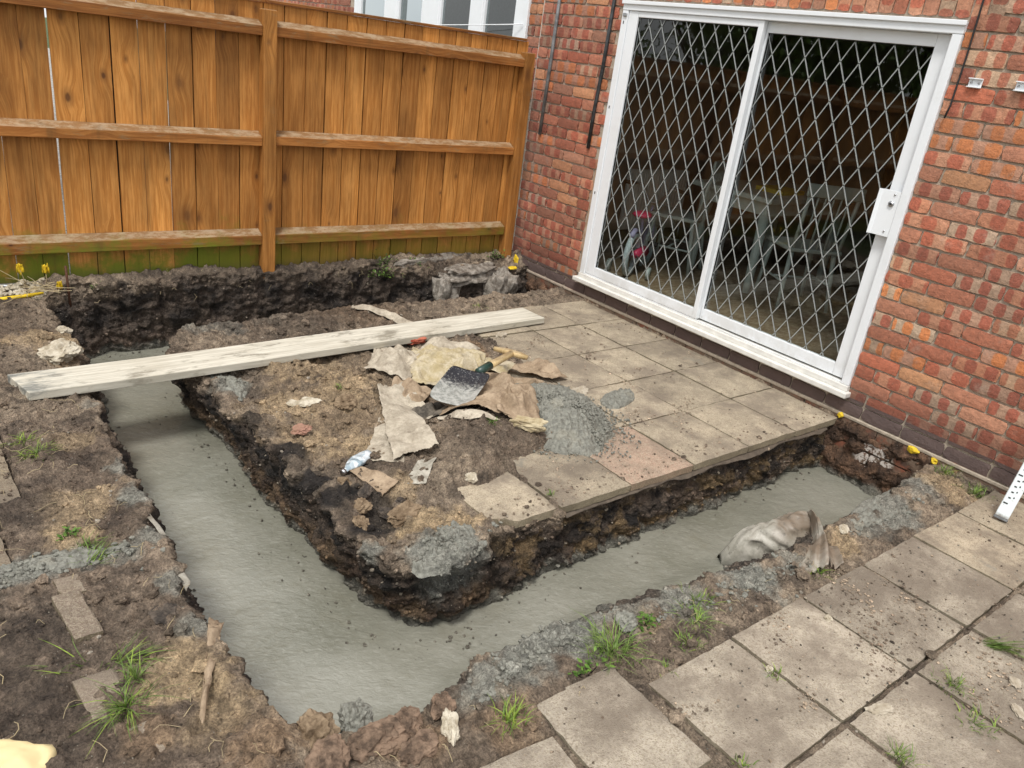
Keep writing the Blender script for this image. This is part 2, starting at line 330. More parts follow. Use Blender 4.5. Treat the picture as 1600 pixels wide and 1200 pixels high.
M_BLACK = plain('black_rubber', (.012, .012, .013), .6)
M_STEEL = plain('steel', (.45, .45, .46), .35, .1, 40, 1)
M_CONDUIT = plain('grey_conduit', (.17, .175, .18), .5, .45, 25, .3)
M_CONDUIT2 = plain('black_conduit', (.03, .032, .034), .5, .7, 25, .2)
def paper_material(name, a, c2, stain=(.16, .13, .09), st=.5):
    b = NB(name); p = b.coord('Object'); n = b.noise(p, 11, 7, .7); f = b.noise(p, 90, 4, .7)
    c = b.mix(b.mapr(n, .35, .65), a, c2); c = b.mix(b.mapr(b.noise(b.vadd(p, (3, 1, 4)), 17, 6, .75), .52, .7, 0, st), c, stain)
    c = b.mix(1., c, b.ramp(f, (.3, .85), (.7, 1.12)), 'MULTIPLY')
    return b.fin(c, .82, b.bump(b.math('ADD', n, b.math('MULTIPLY', f, .3)), .35, .006), None, .3)
M_PAPER = paper_material('cement_bag_paper', (.33, .285, .22), (.50, .445, .355), (.15, .12, .09), .65)
M_PAPER2 = paper_material('muddy_bag_paper', (.26, .19, .125), (.38, .29, .20), (.12, .08, .05), .7)
M_MUDS = paper_material('black_wet_sack', (.05, .043, .035), (.17, .145, .115), (.03, .026, .022), .8)
M_PAPERY = paper_material('yellowed_bag_paper', (.38, .31, .175), (.50, .44, .325))
M_PAPERG = paper_material('cement_soaked_bag', (.27, .25, .205), (.45, .42, .355), (.15, .125, .09), .75)
M_PAPERW = paper_material('wet_sack_strip', (.20, .175, .135), (.36, .34, .29), (.12, .10, .07), .8)
def bag_material():
    b = NB('soaked_plastic_bag'); p = b.pos(); n = b.noise(p, 16, 6, .7); n2 = b.noise(p, 5, 4, .6); z = b.sep(p)[2]
    c = b.mix(b.mapr(n, .38, .64), (.38, .36, .30), (.58, .55, .48)); c = b.mix(b.math('MULTIPLY', b.mapr(z, -.16, -.06), b.mapr(n2, .36, .56, 0, .75)), c, (.20, .135, .085))
    c = b.mix(b.mapr(b.noise(b.vadd(p, (2, 5, 1)), 24, 5, .75), .56, .66, 0, .6), c, (.14, .125, .10)); c = b.mix(b.mapr(z, -.22, -.31, 0, .7), c, (.27, .265, .225))
    b.fin(c, .42, b.bump(n, .3, .004), None, .5); tr = b.new('ShaderNodeBsdfTranslucent'); b.put(tr.inputs[0], c); ms = b.new('ShaderNodeMixShader'); ms.inputs[0].default_value = .25
    b.t.links.new(b.b.outputs[0], ms.inputs[1]); b.t.links.new(tr.outputs[0], ms.inputs[2]); b.t.links.new(ms.outputs[0], b.o.inputs[0]); return b.m
M_BAG = bag_material()
M_GRASS = None
def grass_material(name, a, c2):
    b = NB(name); r = b.attr('Col'); p = b.pos(); n = b.noise(p, 40, 2); c = b.mix(b.mapr(n, .3, .7), a, c2); c = b.mix(1., c, r, 'MULTIPLY')
    b.put(b.b.inputs['Transmission Weight'], 0); return b.fin(c, .55, None, None, .35)
M_GRASS = grass_material('grass_blade', (.06, .11, .018), (.135, .20, .045))
M_LEAF = grass_material('leaf', (.05, .11, .015), (.13, .23, .035))
M_STRAW = plain('dry_straw', (.42, .34, .2), .8, .3, 20)
M_YELLOW = plain('yellow_marker_paint', (.72, .50, .02), .7, .25, 60, bump=.3)
M_ROCK = None
def rock_material(name, a, c2):
    b = NB(name); p = b.coord('Object'); n = b.noise(p, 22, 7, .7); c = b.mix(b.mapr(n, .35, .65), a, c2)
    return b.fin(c, .9, b.bump(b.math('ADD', n, b.math('MULTIPLY', b.noise(p, 120, 3), .3)), .7, .008), None, .25)
M_ROCKP = rock_material('pale_stone', (.33, .28, .20), (.58, .53, .43))
M_ROCKB = rock_material('brown_clod', (.13, .09, .055), (.27, .20, .13))
M_ROCKR = rock_material('red_brick_piece', (.35, .07, .04), (.48, .16, .1))
M_ROCKRD = rock_material('dusty_red_stone', (.27, .16, .11), (.36, .20, .15))
M_ROCKD = rock_material('dark_clod', (.03, .026, .023), (.12, .095, .075))
M_SOILR = rock_material('dark_earth_clod', (.065, .045, .032), (.24, .165, .115))
M_ROCKY = rock_material('yellow_brick_piece', (.33, .26, .15), (.50, .43, .29))
M_OLDCON = rock_material('old_concrete', (.12, .10, .08), (.34, .31, .27))
M_CHIP = rock_material('slab_chip', (.32, .27, .20), (.46, .41, .33))

# ------------------------------------------------------------------ ground: trench outlines  (Tx,Ty = top edge, Bx,By = foot at the concrete)
OUT = [(.06,-3.42,.06,-3.24),(-.15,-3.42,-.15,-3.27),(-.5,-3.46,-.5,-3.31),(-.8,-3.47,-.75,-3.32),(-1.1,-3.45,-1.1,-3.25),(-1.3,-3.49,-1.28,-3.2),(-1.7,-3.46,-1.66,-3.18),
 (-2.05,-3.42,-2.04,-3.12),(-2.3,-3.40,-2.3,-3.15),(-2.5,-3.37,-2.48,-3.18),(-2.7,-3.35,-2.7,-3.16),(-2.85,-3.37,-2.82,-3.2),(-2.95,-3.42,-2.92,-3.24),(-3.08,-3.43,-3.06,-3.22),(-3.2,-3.42,-3.18,-3.24),(-3.32,-3.40,-3.28,-3.22),
 (-3.42,-3.36,-3.36,-3.16),(-3.455,-3.26,-3.38,-3.05),(-3.47,-3.1,-3.38,-2.98),(-3.48,-3.0,-3.36,-2.92),(-3.505,-2.84,-3.37,-2.8),(-3.49,-2.54,-3.37,-2.53),(-3.485,-2.26,-3.355,-2.2),(-3.46,-1.9,-3.355,-1.9),(-3.46,-1.73,-3.355,-1.7),
 (-3.44,-1.33,-3.345,-1.35),(-3.41,-.95,-3.33,-1.0),(-3.37,-.7,-3.29,-.7),(-3.36,-.55,-3.28,-.5),(-3.41,-.35,-3.28,-.33),(-3.42,-.12,-3.25,-.1),(-3.35,.02,-3.18,.03),(-3.15,.05,-3.05,.08),(-2.8,.045,-2.78,.08),
 (-2.1,.045,-2.1,.075),(-1.3,.035,-1.3,.05),(-1.0,.0,-1.0,-.02),(-.8,-.03,-.8,-.07),(-.6,-.05,-.6,-.1),(-.35,-.06,-.35,-.12),(-.15,-.05,-.15,-.12),(.06,-.03,.06,-.1)]
ISL = [(.06,-2.80,.06,-2.80),(-.4,-2.815,-.4,-2.79),(-.85,-2.81,-.8,-2.81),(-1.27,-2.815,-1.2,-2.82),(-1.7,-2.81,-1.65,-2.83),(-2.1,-2.82,-2.05,-2.84),(-2.35,-2.84,-2.3,-2.86),(-2.5,-2.90,-2.48,-2.86),(-2.64,-2.93,-2.62,-2.87),
 (-2.78,-2.91,-2.70,-2.85),(-2.87,-2.84,-2.79,-2.77),(-2.895,-2.7,-2.82,-2.62),(-2.90,-2.4,-2.85,-2.35),(-2.90,-2.2,-2.86,-2.15),(-2.905,-2.0,-2.87,-1.98),(-2.92,-1.65,-2.88,-1.65),(-2.93,-1.3,-2.88,-1.3),(-2.95,-1.05,-2.88,-1.05),(-2.99,-.9,-2.9,-.88),
 (-2.96,-.74,-2.88,-.66),(-2.85,-.60,-2.80,-.5),(-2.67,-.50,-2.65,-.42),(-2.2,-.44,-2.2,-.38),(-1.7,-.38,-1.7,-.34),(-1.3,-.46,-1.3,-.4),(-.9,-.50,-.9,-.45),(-.6,-.48,-.6,-.44),(-.25,-.46,-.25,-.42),(.06,-.43,.06,-.4)]
def resample(C, step=.0062):
    C = np.array(C, float)
    # Catmull-Rom smoothing of the control points, then even spacing along the top edge
    pts = []
    for i in range(len(C) - 1):
        p0, p1, p2, p3 = C[max(i - 1, 0)], C[i], C[i + 1], C[min(i + 2, len(C) - 1)]
        for t in np.linspace(0, 1, 12, endpoint=False):
            pts.append(.5 * ((2 * p1) + (-p0 + p2) * t + (2 * p0 - 5 * p1 + 4 * p2 - p3) * t * t + (-p0 + 3 * p1 - 3 * p2 + p3) * t ** 3))
    pts.append(C[-1]); pts = np.array(pts); L = np.r_[0, np.cumsum(np.linalg.norm(np.diff(pts[:, :2], axis=0), axis=1))]
    n = int(L[-1] / step); s = np.linspace(0, L[-1], n); A = np.stack([np.interp(s, L, pts[:, k]) for k in range(4)], 1)
    return s, A
def jagged(C, seed):
    s, A = resample(C); d = np.gradient(A[:, :2], axis=0); d /= np.linalg.norm(d, axis=1)[:, None] + 1e-9; nrm = np.stack([d[:, 1], -d[:, 0]], 1)
    fade = np.clip(np.minimum(s, s[-1] - s) / .15, 0, 1)
    nz = fbm(P3(s * 5, seed * 9.1 + 0 * s), 4, .6) * .030 * fade
    A[:, :2] += nrm * nz[:, None]; A[:, 2:] += nrm * (nz * .4 + fbm(P3(s * 4, seed * 5.3 + 0 * s), 4, .6) * .02 * fade)[:, None]
    return s, A, nrm
so_, AO, NO = jagged(OUT, 1); si_, AI, NI = jagged(ISL, 2)
def inpoly(P, poly):
    x, y = P[:, 0], P[:, 1]; r = np.zeros(len(P), bool); n = len(poly)
    for i in range(n):
        (x1, y1), (x2, y2) = poly[i], poly[(i + 1) % n]
        if y1 == y2: continue
        c = ((y1 > y) != (y2 > y)) & (x < (x2 - x1) * (y - y1) / (y2 - y1) + x1); r ^= c
    return r
def polydist(P, poly):
    d = np.full(len(P), 9.)
    for i in range(len(poly) - 1):
        a, b = poly[i], poly[i + 1]; ab = b - a; t = np.clip(((P - a) @ ab) / (ab @ ab + 1e-12), 0, 1); q = P - (a + t[:, None] * ab); d = np.minimum(d, (q * q).sum(1) ** .5)
    return d
PO = AO[::6, :2]; PI_ = AI[::6, :2]
def hole(x, y):
    P = np.stack([x, y], 1); o = np.vstack([PO, [[.3, PO[-1][1]], [.3, PO[0][1]]]]); i = np.vstack([PI_, [[.3, PI_[-1][1]], [.3, PI_[0][1]]]])
    return inpoly(P, o) & ~inpoly(P, i)
def edged(x, y): P = np.stack([x, y], 1); return np.minimum(polydist(P, PO), polydist(P, PI_))

# paving slabs: (x0,x1,y0,y1, rotation, material, broken corner)
cx = [-.012, -.425, -.835, -1.255, -1.675, -2.08]
SLI = []
for r_, (y0, y1) in enumerate([(-2.84, -2.405), (-2.405, -1.985), (-1.985, -1.56), (-1.56, -1.135), (-1.135, -.715)]):
    for c_ in range(5 if r_ == 0 else (4 if r_ in (1, 2) else 3)):
        SLI.append([cx[c_ + 1], cx[c_], y0, y1, 0, M_SLABR if (r_ == 0 and c_ == 3) else M_SLAB])
SLI.append([-2.40, -2.085, -2.83, -2.46, .01, M_SLAB])
gx = [-.01, -.43, -.845, -1.258, -1.67, -2.08, -2.478]
SLF = []
for r_, (y0, y1) in enumerate([(-4.086, -3.675), (-4.50, -4.092), (-4.92, -4.506)]):
    for c_ in range(6):
        SLF.append([gx[c_ + 1] + (.0 if r_ == 0 else .008), gx[c_], y0, y1, 0, M_SLABG if c_ > 1 or r_ else M_SLAB])
SLF += [[-2.83, -2.52, -3.96, -3.565, -.03, M_SLABG], [-3.26, -2.86, -4.06, -3.655, -.10, M_SLABG], [-2.86, -2.52, -4.40, -3.985, -.02, M_SLABG]]
SLL = [[-4.22, -3.81, -1.30, -.92, .0, M_SLABD], [-4.22, -3.80, -1.60, -1.315, .02, M_SLABD], [-4.22, -3.80, -2.02, -1.62, .03, M_SLABD], [-4.28, -3.88, -2.43, -2.04, .04, M_SLABD]]
MOUND = [(-2.1,-2.30,.36,.17,.10),(-1.95,-2.12,.3,.14,.08),(-1.62,-2.05,.2,.28,.05),(-2.3,-2.47,.2,.10,.07),(-2.38,-1.60,.22,.2,.05),(-2.52,-1.28,.2,.16,.05),(-2.66,-2.83,.16,.13,.05),(-2.84,-2.46,.08,.12,.05),(-2.2,-.62,.4,.12,.04),(-2.85,-.68,.16,.14,.05),
         (-2.2,-1.78,.10,.12,-.045),(-2.74,-2.58,.09,.1,-.05),(-2.02,-1.45,.22,.18,.03),(-1.42,-1.22,.14,.14,.05),(-1.55,-1.5,.15,.22,.02),(-3.6,-.62,.16,.2,.03),(-3.5,-1.22,.13,.10,-.035),(-2.6,-2.7,.12,.08,-.02),(-2.85,-1.95,.06,.2,.03),(-3.3,-3.6,.35,.14,.04),(-3.0,-3.53,.3,.06,.02),
         (-1.75,-3.60,.12,.07,.02),(-3.5,-3.4,.12,.2,.02),(-.35,-3.52,.25,.10,.05),(-1.15,-.62,.2,.1,.03),(-.45,-.6,.4,.10,.03)]
def inslab(x, y, pad=0.0):
    m = np.zeros(len(x), bool)
    for s in SLI + SLF + SLL: m |= (x > s[0] - pad) & (x < s[1] + pad) & (y > s[2] - pad) & (y < s[3] + pad)
    return m
def hbase(x, y):
    left = sst(-3.38, -3.50, x); nearleft = sst(-3.5, -3.75, y) * sst(-2.95, -3.3, x)
    h = np.full(len(x), -.018); h = h + .055 * np.maximum(left, nearleft * .6)
    h += sst(-.5, .0, y) * sst(-3.2, -3.4, x) * .05
    back = sst(-.12, .02, y) * sst(-3.7, -3.3, x); h = h * (1 - back) + back * (.05 + .085 * sst(.0, .13, y))
    h = np.where(inslab(x, y, .0), np.where(x < -3.7, .01, -.016), h); h = np.where(inslab(x, y, -.012) & (x > -3.7), -.05, h)
    h = np.where((y < -3.665) & (x > -2.5) & ~inslab(x, y), -.020, h)
    for mx_, my_, rx, ry, a in MOUND:
        d2 = ((x - mx_) / rx) ** 2 + ((y - my_) / ry) ** 2; h = h + a * np.exp(-d2 * 1.1)
    return h
def hfield(x, y):
    x = np.asarray(x, float); y = np.asarray(y, float); h = hbase(x, y); sl = inslab(x, y) & (hbase(x, y) < -.012) & (x > -3.7)
    isl = ((x > -3.0) & (y > -2.95)); rough = np.where(sl, .25, np.where(isl, 1.3, 1.0))
    P = P3(x, y)
    n = fbm(P * 4.5, 3) * .022 + billow(P * 15 + 3, 3, .6) * .0075 + fbm(P * 42, 3, .75) * .0068
    lumps = np.clip(perlin(P * 24 + 9) - .12, 0, 1) * .035
    return h + (n + lumps) * rough
# soil colours: (x, y, radius, rgb, strength)
C_DARK = (.042, .032, .027); C_BR = (.195, .148, .108); C_BR2 = (.35, .275, .20); C_SAND = (.50, .37, .225); C_GREY = (.29, .285, .245); C_ORG = (.36, .24, .145); C_BLK = (.018, .016, .016)
SPOT = [(-3.57,-1.66,.10,C_SAND,.5),(-3.66,-2.12,.13,C_SAND,.65),(-3.70,-2.3,.09,C_SAND,.9),(-3.52,-.57,.14,C_SAND,.75),(-3.36,-.5,.1,C_SAND,.7),(-3.48,-.8,.1,C_SAND,.5),(-3.58,-3.08,.13,C_SAND,.9),(-3.56,-3.22,.12,C_SAND,.7),(-3.52,-3.36,.1,C_ORG,.7),(-3.72,-3.2,.08,C_ORG,.5),
 (-3.82,-2.08,.13,C_DARK,.6),(-3.87,-2.74,.14,C_DARK,.6),(-3.90,-3.0,.12,C_DARK,.5),(-3.65,-2.75,.16,C_BR,.5),
 (-3.48,-1.93,.05,C_GREY,.8),(-3.49,-2.17,.06,C_GREY,.9),(-3.5,-2.42,.05,C_GREY,.8),(-3.49,-2.68,.05,C_GREY,.8),(-3.46,-1.36,.04,C_GREY,.5),(-3.48,-2.9,.06,C_GREY,.8),
 (-3.80,-2.42,.07,C_GREY,.95),(-3.92,-2.43,.08,C_GREY,.95),(-3.70,-2.42,.07,C_GREY,.9),(-3.60,-2.44,.06,C_GREY,.7),
 (-2.5,-1.75,.42,(.36,.26,.16),.6),(-2.2,-1.35,.4,(.34,.25,.16),.5),(-2.44,-1.25,.2,C_SAND,.55),(-2.4,-1.58,.16,C_SAND,.6),(-2.55,-2.03,.12,C_SAND,.75),(-2.73,-1.94,.12,C_SAND,.55),(-2.72,-1.61,.14,C_SAND,.6),(-2.62,-2.68,.10,C_SAND,.95),(-2.5,-2.74,.10,C_SAND,.9),(-2.72,-2.72,.05,C_SAND,.9),
 (-1.5,-1.38,.15,C_ORG,.8),(-1.7,-1.32,.16,C_ORG,.6),(-2.61,-2.45,.08,C_SAND,.6),(-2.35,-2.1,.1,C_SAND,.5),
 (-2.89,-1.69,.06,C_BLK,.8),(-2.86,-2.01,.07,C_BLK,.9),(-2.86,-2.24,.09,C_BLK,.95),(-2.87,-2.46,.1,C_BLK,.9),(-2.82,-2.62,.07,C_BLK,.9),(-2.72,-2.5,.09,C_BLK,.8),(-2.2,-1.78,.1,C_DARK,.8),(-2.72,-2.62,.05,C_BLK,.7),
 (-2.84,-1.30,.09,C_GREY,.85),(-2.84,-1.12,.08,C_GREY,.6),(-2.9,-2.76,.05,C_GREY,.95),(-2.70,-2.90,.11,C_GREY,1),(-2.57,-2.90,.09,C_GREY,1),(-2.79,-.56,.12,C_GREY,.7),(-2.3,-.42,.14,C_GREY,.55),(-2.6,-.55,.12,C_GREY,.5),
 (-2.2,-.32,.3,C_BR2,.6),(-1.74,-.5,.3,C_ORG,.45),(-1.2,-.66,.25,C_BR2,.7),(-.6,-.55,.4,C_BR2,.5),(-2.1,-2.3,.25,C_BR,.6),(-1.9,-2.15,.2,C_BR,.5),
 (-2.92,-3.46,.09,C_GREY,.9),(-2.72,-3.40,.11,C_GREY,1),(-2.52,-3.41,.1,C_GREY,1),(-2.3,-3.41,.1,C_GREY,.7),(-2.08,-3.46,.1,C_GREY,.9),(-1.75,-3.5,.13,C_GREY,1),(-1.5,-3.52,.08,C_GREY,.7),(-.75,-3.53,.13,C_GREY,.9),(-.45,-3.49,.12,C_GREY,.8),(-.95,-3.56,.09,C_GREY,.6),
 (-3.18,-3.51,.1,C_ORG,.6),(-2.92,-3.59,.1,C_ORG,.5),(-1.2,-3.56,.09,C_SAND,.8),(-1.30,-3.47,.08,C_DARK,.7),(-.28,-3.56,.14,C_SAND,.7),(-2.27,-3.5,.06,C_SAND,.5),(-2.05,-.05,.9,C_DARK,.5),(-3.3,.1,.25,C_BR2,.4)]
def soilcol(x, y, z):
    P = P3(x, y, z); n = fbm(P * 3.2 + 5, 4, .6)[:, None]; n2 = fbm(P * 13 + 1, 3, .6)[:, None]
    t = np.clip(.5 + n * 1.0 + n2 * .35, 0, 1); c = np.array(C_BR) * (1 - t) + np.array(C_BR2) * t
    left = (sst(-3.45, -3.55, x) * sst(-1.2, -1.6, y))[:, None]; c = c * (1 - left * .22) * (1 + left * np.array([.0, -.03, -.02]))
    dk = np.clip((fbm(P * 6 + 20, 4, .6) - .22) * 4, 0, 1)[:, None] * .55; c = c * (1 - dk) + np.array(C_DARK) * dk
    wob = .35 * fbm(P * 9 + 2, 4, .65)
    for sx, sy, r, rgb, st in SPOT:
        m = ((x - sx) ** 2 + (y - sy) ** 2) ** .5 / r
        if m.min() > 2: continue
        w = (sst(1.25, .55, m + wob * 1.5) * st)[:, None]; c = c * (1 - w) + np.array(rgb) * (1 + .2 * n2) * w
    return np.clip(c, .008, 1)

# fine sheet
X0, X1, Y0, Y1, st_ = -4.45, .02, -4.95, .135, .0092
gxs = np.linspace(X0, X1, int((X1 - X0) / st_)); gys = np.linspace(Y0, Y1, int((Y1 - Y0) / st_)); XX, YY = np.meshgrid(gxs, gys, indexing='ij'); fx, fy = XX.ravel(), YY.ravel()
HH = hfield(fx, fy); hm = hole(fx, fy); ed = edged(fx, fy); HH = HH - .02 * sst(.055, .01, ed) * (~hm)
bx_ = sst(.1, .0, np.minimum.reduce([fx - X0, fy - Y0])); HH = HH * (1 - bx_) + .0 * bx_
COLR = soilcol(fx, fy, HH)
nx_, ny_ = XX.shape; Fg = gridfaces(nx_, ny_); bad = hm[Fg].any(1); Fg = Fg[~bad]
GV = [np.stack([fx, fy, HH], 1)]; GF = [Fg]; GC = [COLR]; off = len(fx)
def strip(s, A, nrm, sign, depthcol, seed, noisy=1.0):
    """crumbling lip + side wall of the trench: rows run from inland, over the edge, down below the concrete"""
    inl = np.array([.10, .085, .07, .055, .042, .03, .02, .011, .004]); nw = 62; wv = np.linspace(0, 1, nw)
    rows = []; ns = len(s); o = nrm * sign          # o points from the ground into the trench
    zt = hfield(A[:, 0] - o[:, 0] * .03, A[:, 1] - o[:, 1] * .03); 
    k = np.hanning(31); k /= k.sum(); zt = np.convolve(np.pad(zt, 15, 'edge'), k, 'valid')
    for i, d in enumerate(inl):
        x = A[:, 0] - o[:, 0] * d; y = A[:, 1] - o[:, 1] * d; z = hfield(x, y); lift = -.014 + .022 * sst(.10, .05, d); rows.append(np.stack([x, y, z * sst(.0, .04, d) + zt * (1 - sst(.0, .04, d)) + lift], 1))
    zbot = -.40
    for v in wv[0:]:
        z = (zt + .006) * (1 - v) + zbot * v; f = np.clip((zt - z) / (zt + .32), 0, 1.15) ** 1.15
        rows.append(np.stack([A[:, 0] * (1 - f) + A[:, 2] * f, A[:, 1] * (1 - f) + A[:, 3] * f, z - .004 * (1 - v)], 1))
    R = np.array(rows); nr = R.shape[0]; V = R.reshape(-1, 3); oo = np.tile(np.c_[o, np.zeros(ns)], (nr, 1))
    w = np.ones(nr); w[:5] = [0, .15, .3, .5, .8]; w = np.repeat(w, ns); wall = np.repeat((np.arange(nr) >= len(inl)).astype(float), ns)
    dn = np.repeat(np.r_[np.zeros(len(inl)), wv], ns)
    D = billow(V * np.array([9, 9, 14]) + seed, 2, .55) * .008 + fbm(V * np.array([5, 5, 7]) + seed, 3) * .026 + fbm(V * np.array([22, 22, 26]) + seed, 5, .72) * .012 + ((V[:, 2] * 13 + 1.1 * fbm(V * np.array([4, 4, 2]) + seed, 3)) % 1 - .5) * .014 * wall + np.floor(fbm(V * np.array([10, 10, 7]) + seed * 2, 2) * 5) / 5 * .018
    cle = np.clip(perlin(V * np.array([16, 16, 5]) + seed * 3) - .28, 0, 1) * -.09           # clefts
    fadeb = 1 - .6 * sst(.7, .95, dn); lim = noisy * w * fadeb
    V = V + oo * ((D + cle) * lim * (.35 + .65 * wall))[:, None]
    V[:, 2] += (billow(V * 17 + seed + 4, 2) * .010 + fbm(V * 40, 2) * .006) * w * (1 - .75 * wall)
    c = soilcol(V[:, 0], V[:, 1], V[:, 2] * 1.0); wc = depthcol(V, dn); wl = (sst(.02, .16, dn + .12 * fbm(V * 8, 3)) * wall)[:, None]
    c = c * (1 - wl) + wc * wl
    gs = (sst(-.262, -.30, V[:, 2] + .035 * fbm(V * 14 + 3, 3)) * .9)[:, None]; c = c * (1 - gs) + np.array((.20, .195, .165)) * gs
    Fq = gridfaces(nr, ns)
    if sign > 0: Fq = Fq[:, ::-1]
    return V, Fq, c
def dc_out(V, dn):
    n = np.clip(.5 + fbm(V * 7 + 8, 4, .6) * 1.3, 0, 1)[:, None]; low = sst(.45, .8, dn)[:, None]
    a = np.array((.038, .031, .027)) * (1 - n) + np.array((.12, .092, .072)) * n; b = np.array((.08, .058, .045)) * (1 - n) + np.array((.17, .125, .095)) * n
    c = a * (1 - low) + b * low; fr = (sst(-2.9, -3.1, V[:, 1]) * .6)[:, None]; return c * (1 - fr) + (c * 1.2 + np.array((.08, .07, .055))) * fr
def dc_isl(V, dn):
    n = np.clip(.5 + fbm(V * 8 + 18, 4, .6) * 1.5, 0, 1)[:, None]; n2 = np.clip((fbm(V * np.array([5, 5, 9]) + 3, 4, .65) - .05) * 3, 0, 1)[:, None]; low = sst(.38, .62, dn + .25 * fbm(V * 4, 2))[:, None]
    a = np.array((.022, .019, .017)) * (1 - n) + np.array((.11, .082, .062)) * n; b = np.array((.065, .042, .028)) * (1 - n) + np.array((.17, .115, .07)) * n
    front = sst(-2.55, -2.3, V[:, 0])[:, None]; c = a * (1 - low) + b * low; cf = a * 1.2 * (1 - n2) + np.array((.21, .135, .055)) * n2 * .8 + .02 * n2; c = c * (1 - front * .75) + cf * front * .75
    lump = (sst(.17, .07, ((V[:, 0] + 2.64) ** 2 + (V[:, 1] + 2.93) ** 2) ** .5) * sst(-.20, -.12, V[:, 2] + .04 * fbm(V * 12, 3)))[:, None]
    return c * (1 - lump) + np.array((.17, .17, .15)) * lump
WALLBITS = []
# side pointing into the trench: outer edge runs anticlockwise-ish; test with one sample
def sgn(A, nrm):
    k = len(A) // 2; p = A[k, :2] + nrm[k] * .12; return 1. if hole(np.array([p[0]]), np.array([p[1]]))[0] else -1.
for (s, A, nn, dc, sd_) in ((so_, AO, NO, dc_out, 3.3), (si_, AI, NI, dc_isl, 9.1)):
    V, Fq, c = strip(s, A, nn, sgn(A, nn), dc, sd_); GV.append(V); GF.append(Fq + off); GC.append(c); off += len(V)
    kk = len(V) * 9 // 71; pick = rng.integers(kk, int(len(V) * .82), 4200); pk = V[pick]; sel = (pk[:, 2] > -.30) & (rng.uniform(size=len(pk)) < np.where(pk[:, 1] > -.3, .5, 1)); WALLBITS.append((pk[sel], c[pick][sel]))
# coarse sheet to the horizon (lawn and yard outside the picture)
def rect(x0, x1, y0, y1, z, col, n=2):
    global off
    xs = np.linspace(x0, x1, n); ys = np.linspace(y0, y1, n); a, b = np.meshgrid(xs, ys, indexing='ij'); GV.append(np.stack([a.ravel(), b.ravel(), np.full(a.size, z)], 1)); GF.append(gridfaces(n, n) + off); GC.append(np.tile(col, (a.size, 1))); off += a.size
gcol = (.07, .10, .03)
rect(-60, X0 + .02, -60, 60, -.012, gcol); rect(X0 + .02, 0, -60, Y0 + .02, -.012, (.16, .13, .09)); rect(X0 + .02, -.0, Y1 - .004, 60, .12, (.42, .40, .36)); rect(0, 60, -60, 60, -.46, gcol)
GVa = np.vstack(GV)
gm = npmesh('ground', GVa, np.vstack(GF), M_SOIL, True, np.vstack(GC)); add('ground', gm, kind='structure')
# ------------------------------------------------------------------ wet concrete in the trench
ZC = -.32
cxs = np.arange(-3.6, .0, .011); cys = np.arange(-3.55, .16, .011); CX, CY = np.meshgrid(cxs, cys, indexing='ij'); qx, qy = CX.ravel(), CY.ravel()
keep = hole(qx, qy) | (edged(qx, qy) < .16); z = ZC + fbm(P3(qx, qy) * 3, 2) * .008 + fbm(P3(qx * 1.2, qy * 1.2) * 22, 2) * .0022
z += .05 * np.exp(-((qx + 1.25) / .12) ** 2 - ((qy + 3.2) / .09) ** 2) * 0
z += .022 * sst(.12, .0, polydist(np.stack([qx, qy], 1), AO[::8, 2:])) * sst(-3.05, -3.2, qy)
Fc = gridfaces(*CX.shape); Fc = Fc[keep[Fc].all(1)]; used = np.unique(Fc); remap = -np.ones(len(qx), int); remap[used] = np.arange(len(used))
add('wet_concrete', npmesh('wet_concrete', np.stack([qx, qy, z], 1)[used], remap[Fc], M_WET), kind='structure')

# ------------------------------------------------------------------ rocks, crumbs
def ico(level):
    bm = bmesh.new(); bmesh.ops.create_icosphere(bm, subdivisions=level, radius=1); bm.verts.ensure_lookup_table()
    V = np.array([v.co[:] for v in bm.verts]); F = np.array([[v.index for v in f.verts] for f in bm.faces]); bm.free(); return V, F
ICO1, ICO2, ICO3 = ico(1), ico(2), ico(4)
def crumbs(name, pts, sizes, mat, cols=None, flat=.7, lvl=None, **k):
    Vs, Fs, Cs, o = [], [], [], 0
    for i, (p, s) in enumerate(zip(pts, sizes)):
        B, Fb = ICO2 if s > .013 else ICO1
        if lvl: B, Fb = lvl
        sc = s * (rng.uniform(.6, 1.15, 3)); sc[2] *= flat; a = rng.uniform(0, 6.28); ca, sa = math.cos(a), math.sin(a)
        V = B * (1 + rng.normal(0, .16, (len(B), 1))) * sc; V = np.stack([V[:, 0] * ca - V[:, 1] * sa, V[:, 0] * sa + V[:, 1] * ca, V[:, 2]], 1) + p
        Vs.append(V); Fs.append(Fb + o); o += len(V)
        if cols is not None: Cs.append(np.tile(cols[i], (len(V), 1)))
    return add(name, npmesh(name, np.vstack(Vs), np.vstack(Fs), mat, False, np.vstack(Cs) if cols is not None else None), **k)
def surf(x, y):
    x = np.atleast_1d(np.asarray(x, float)); y = np.atleast_1d(np.asarray(y, float)); h = hfield(x, y); s = inslab(x, y); top = np.where(x < -3.7, .05, .0)
    return np.where(s, np.maximum(h, top), h)
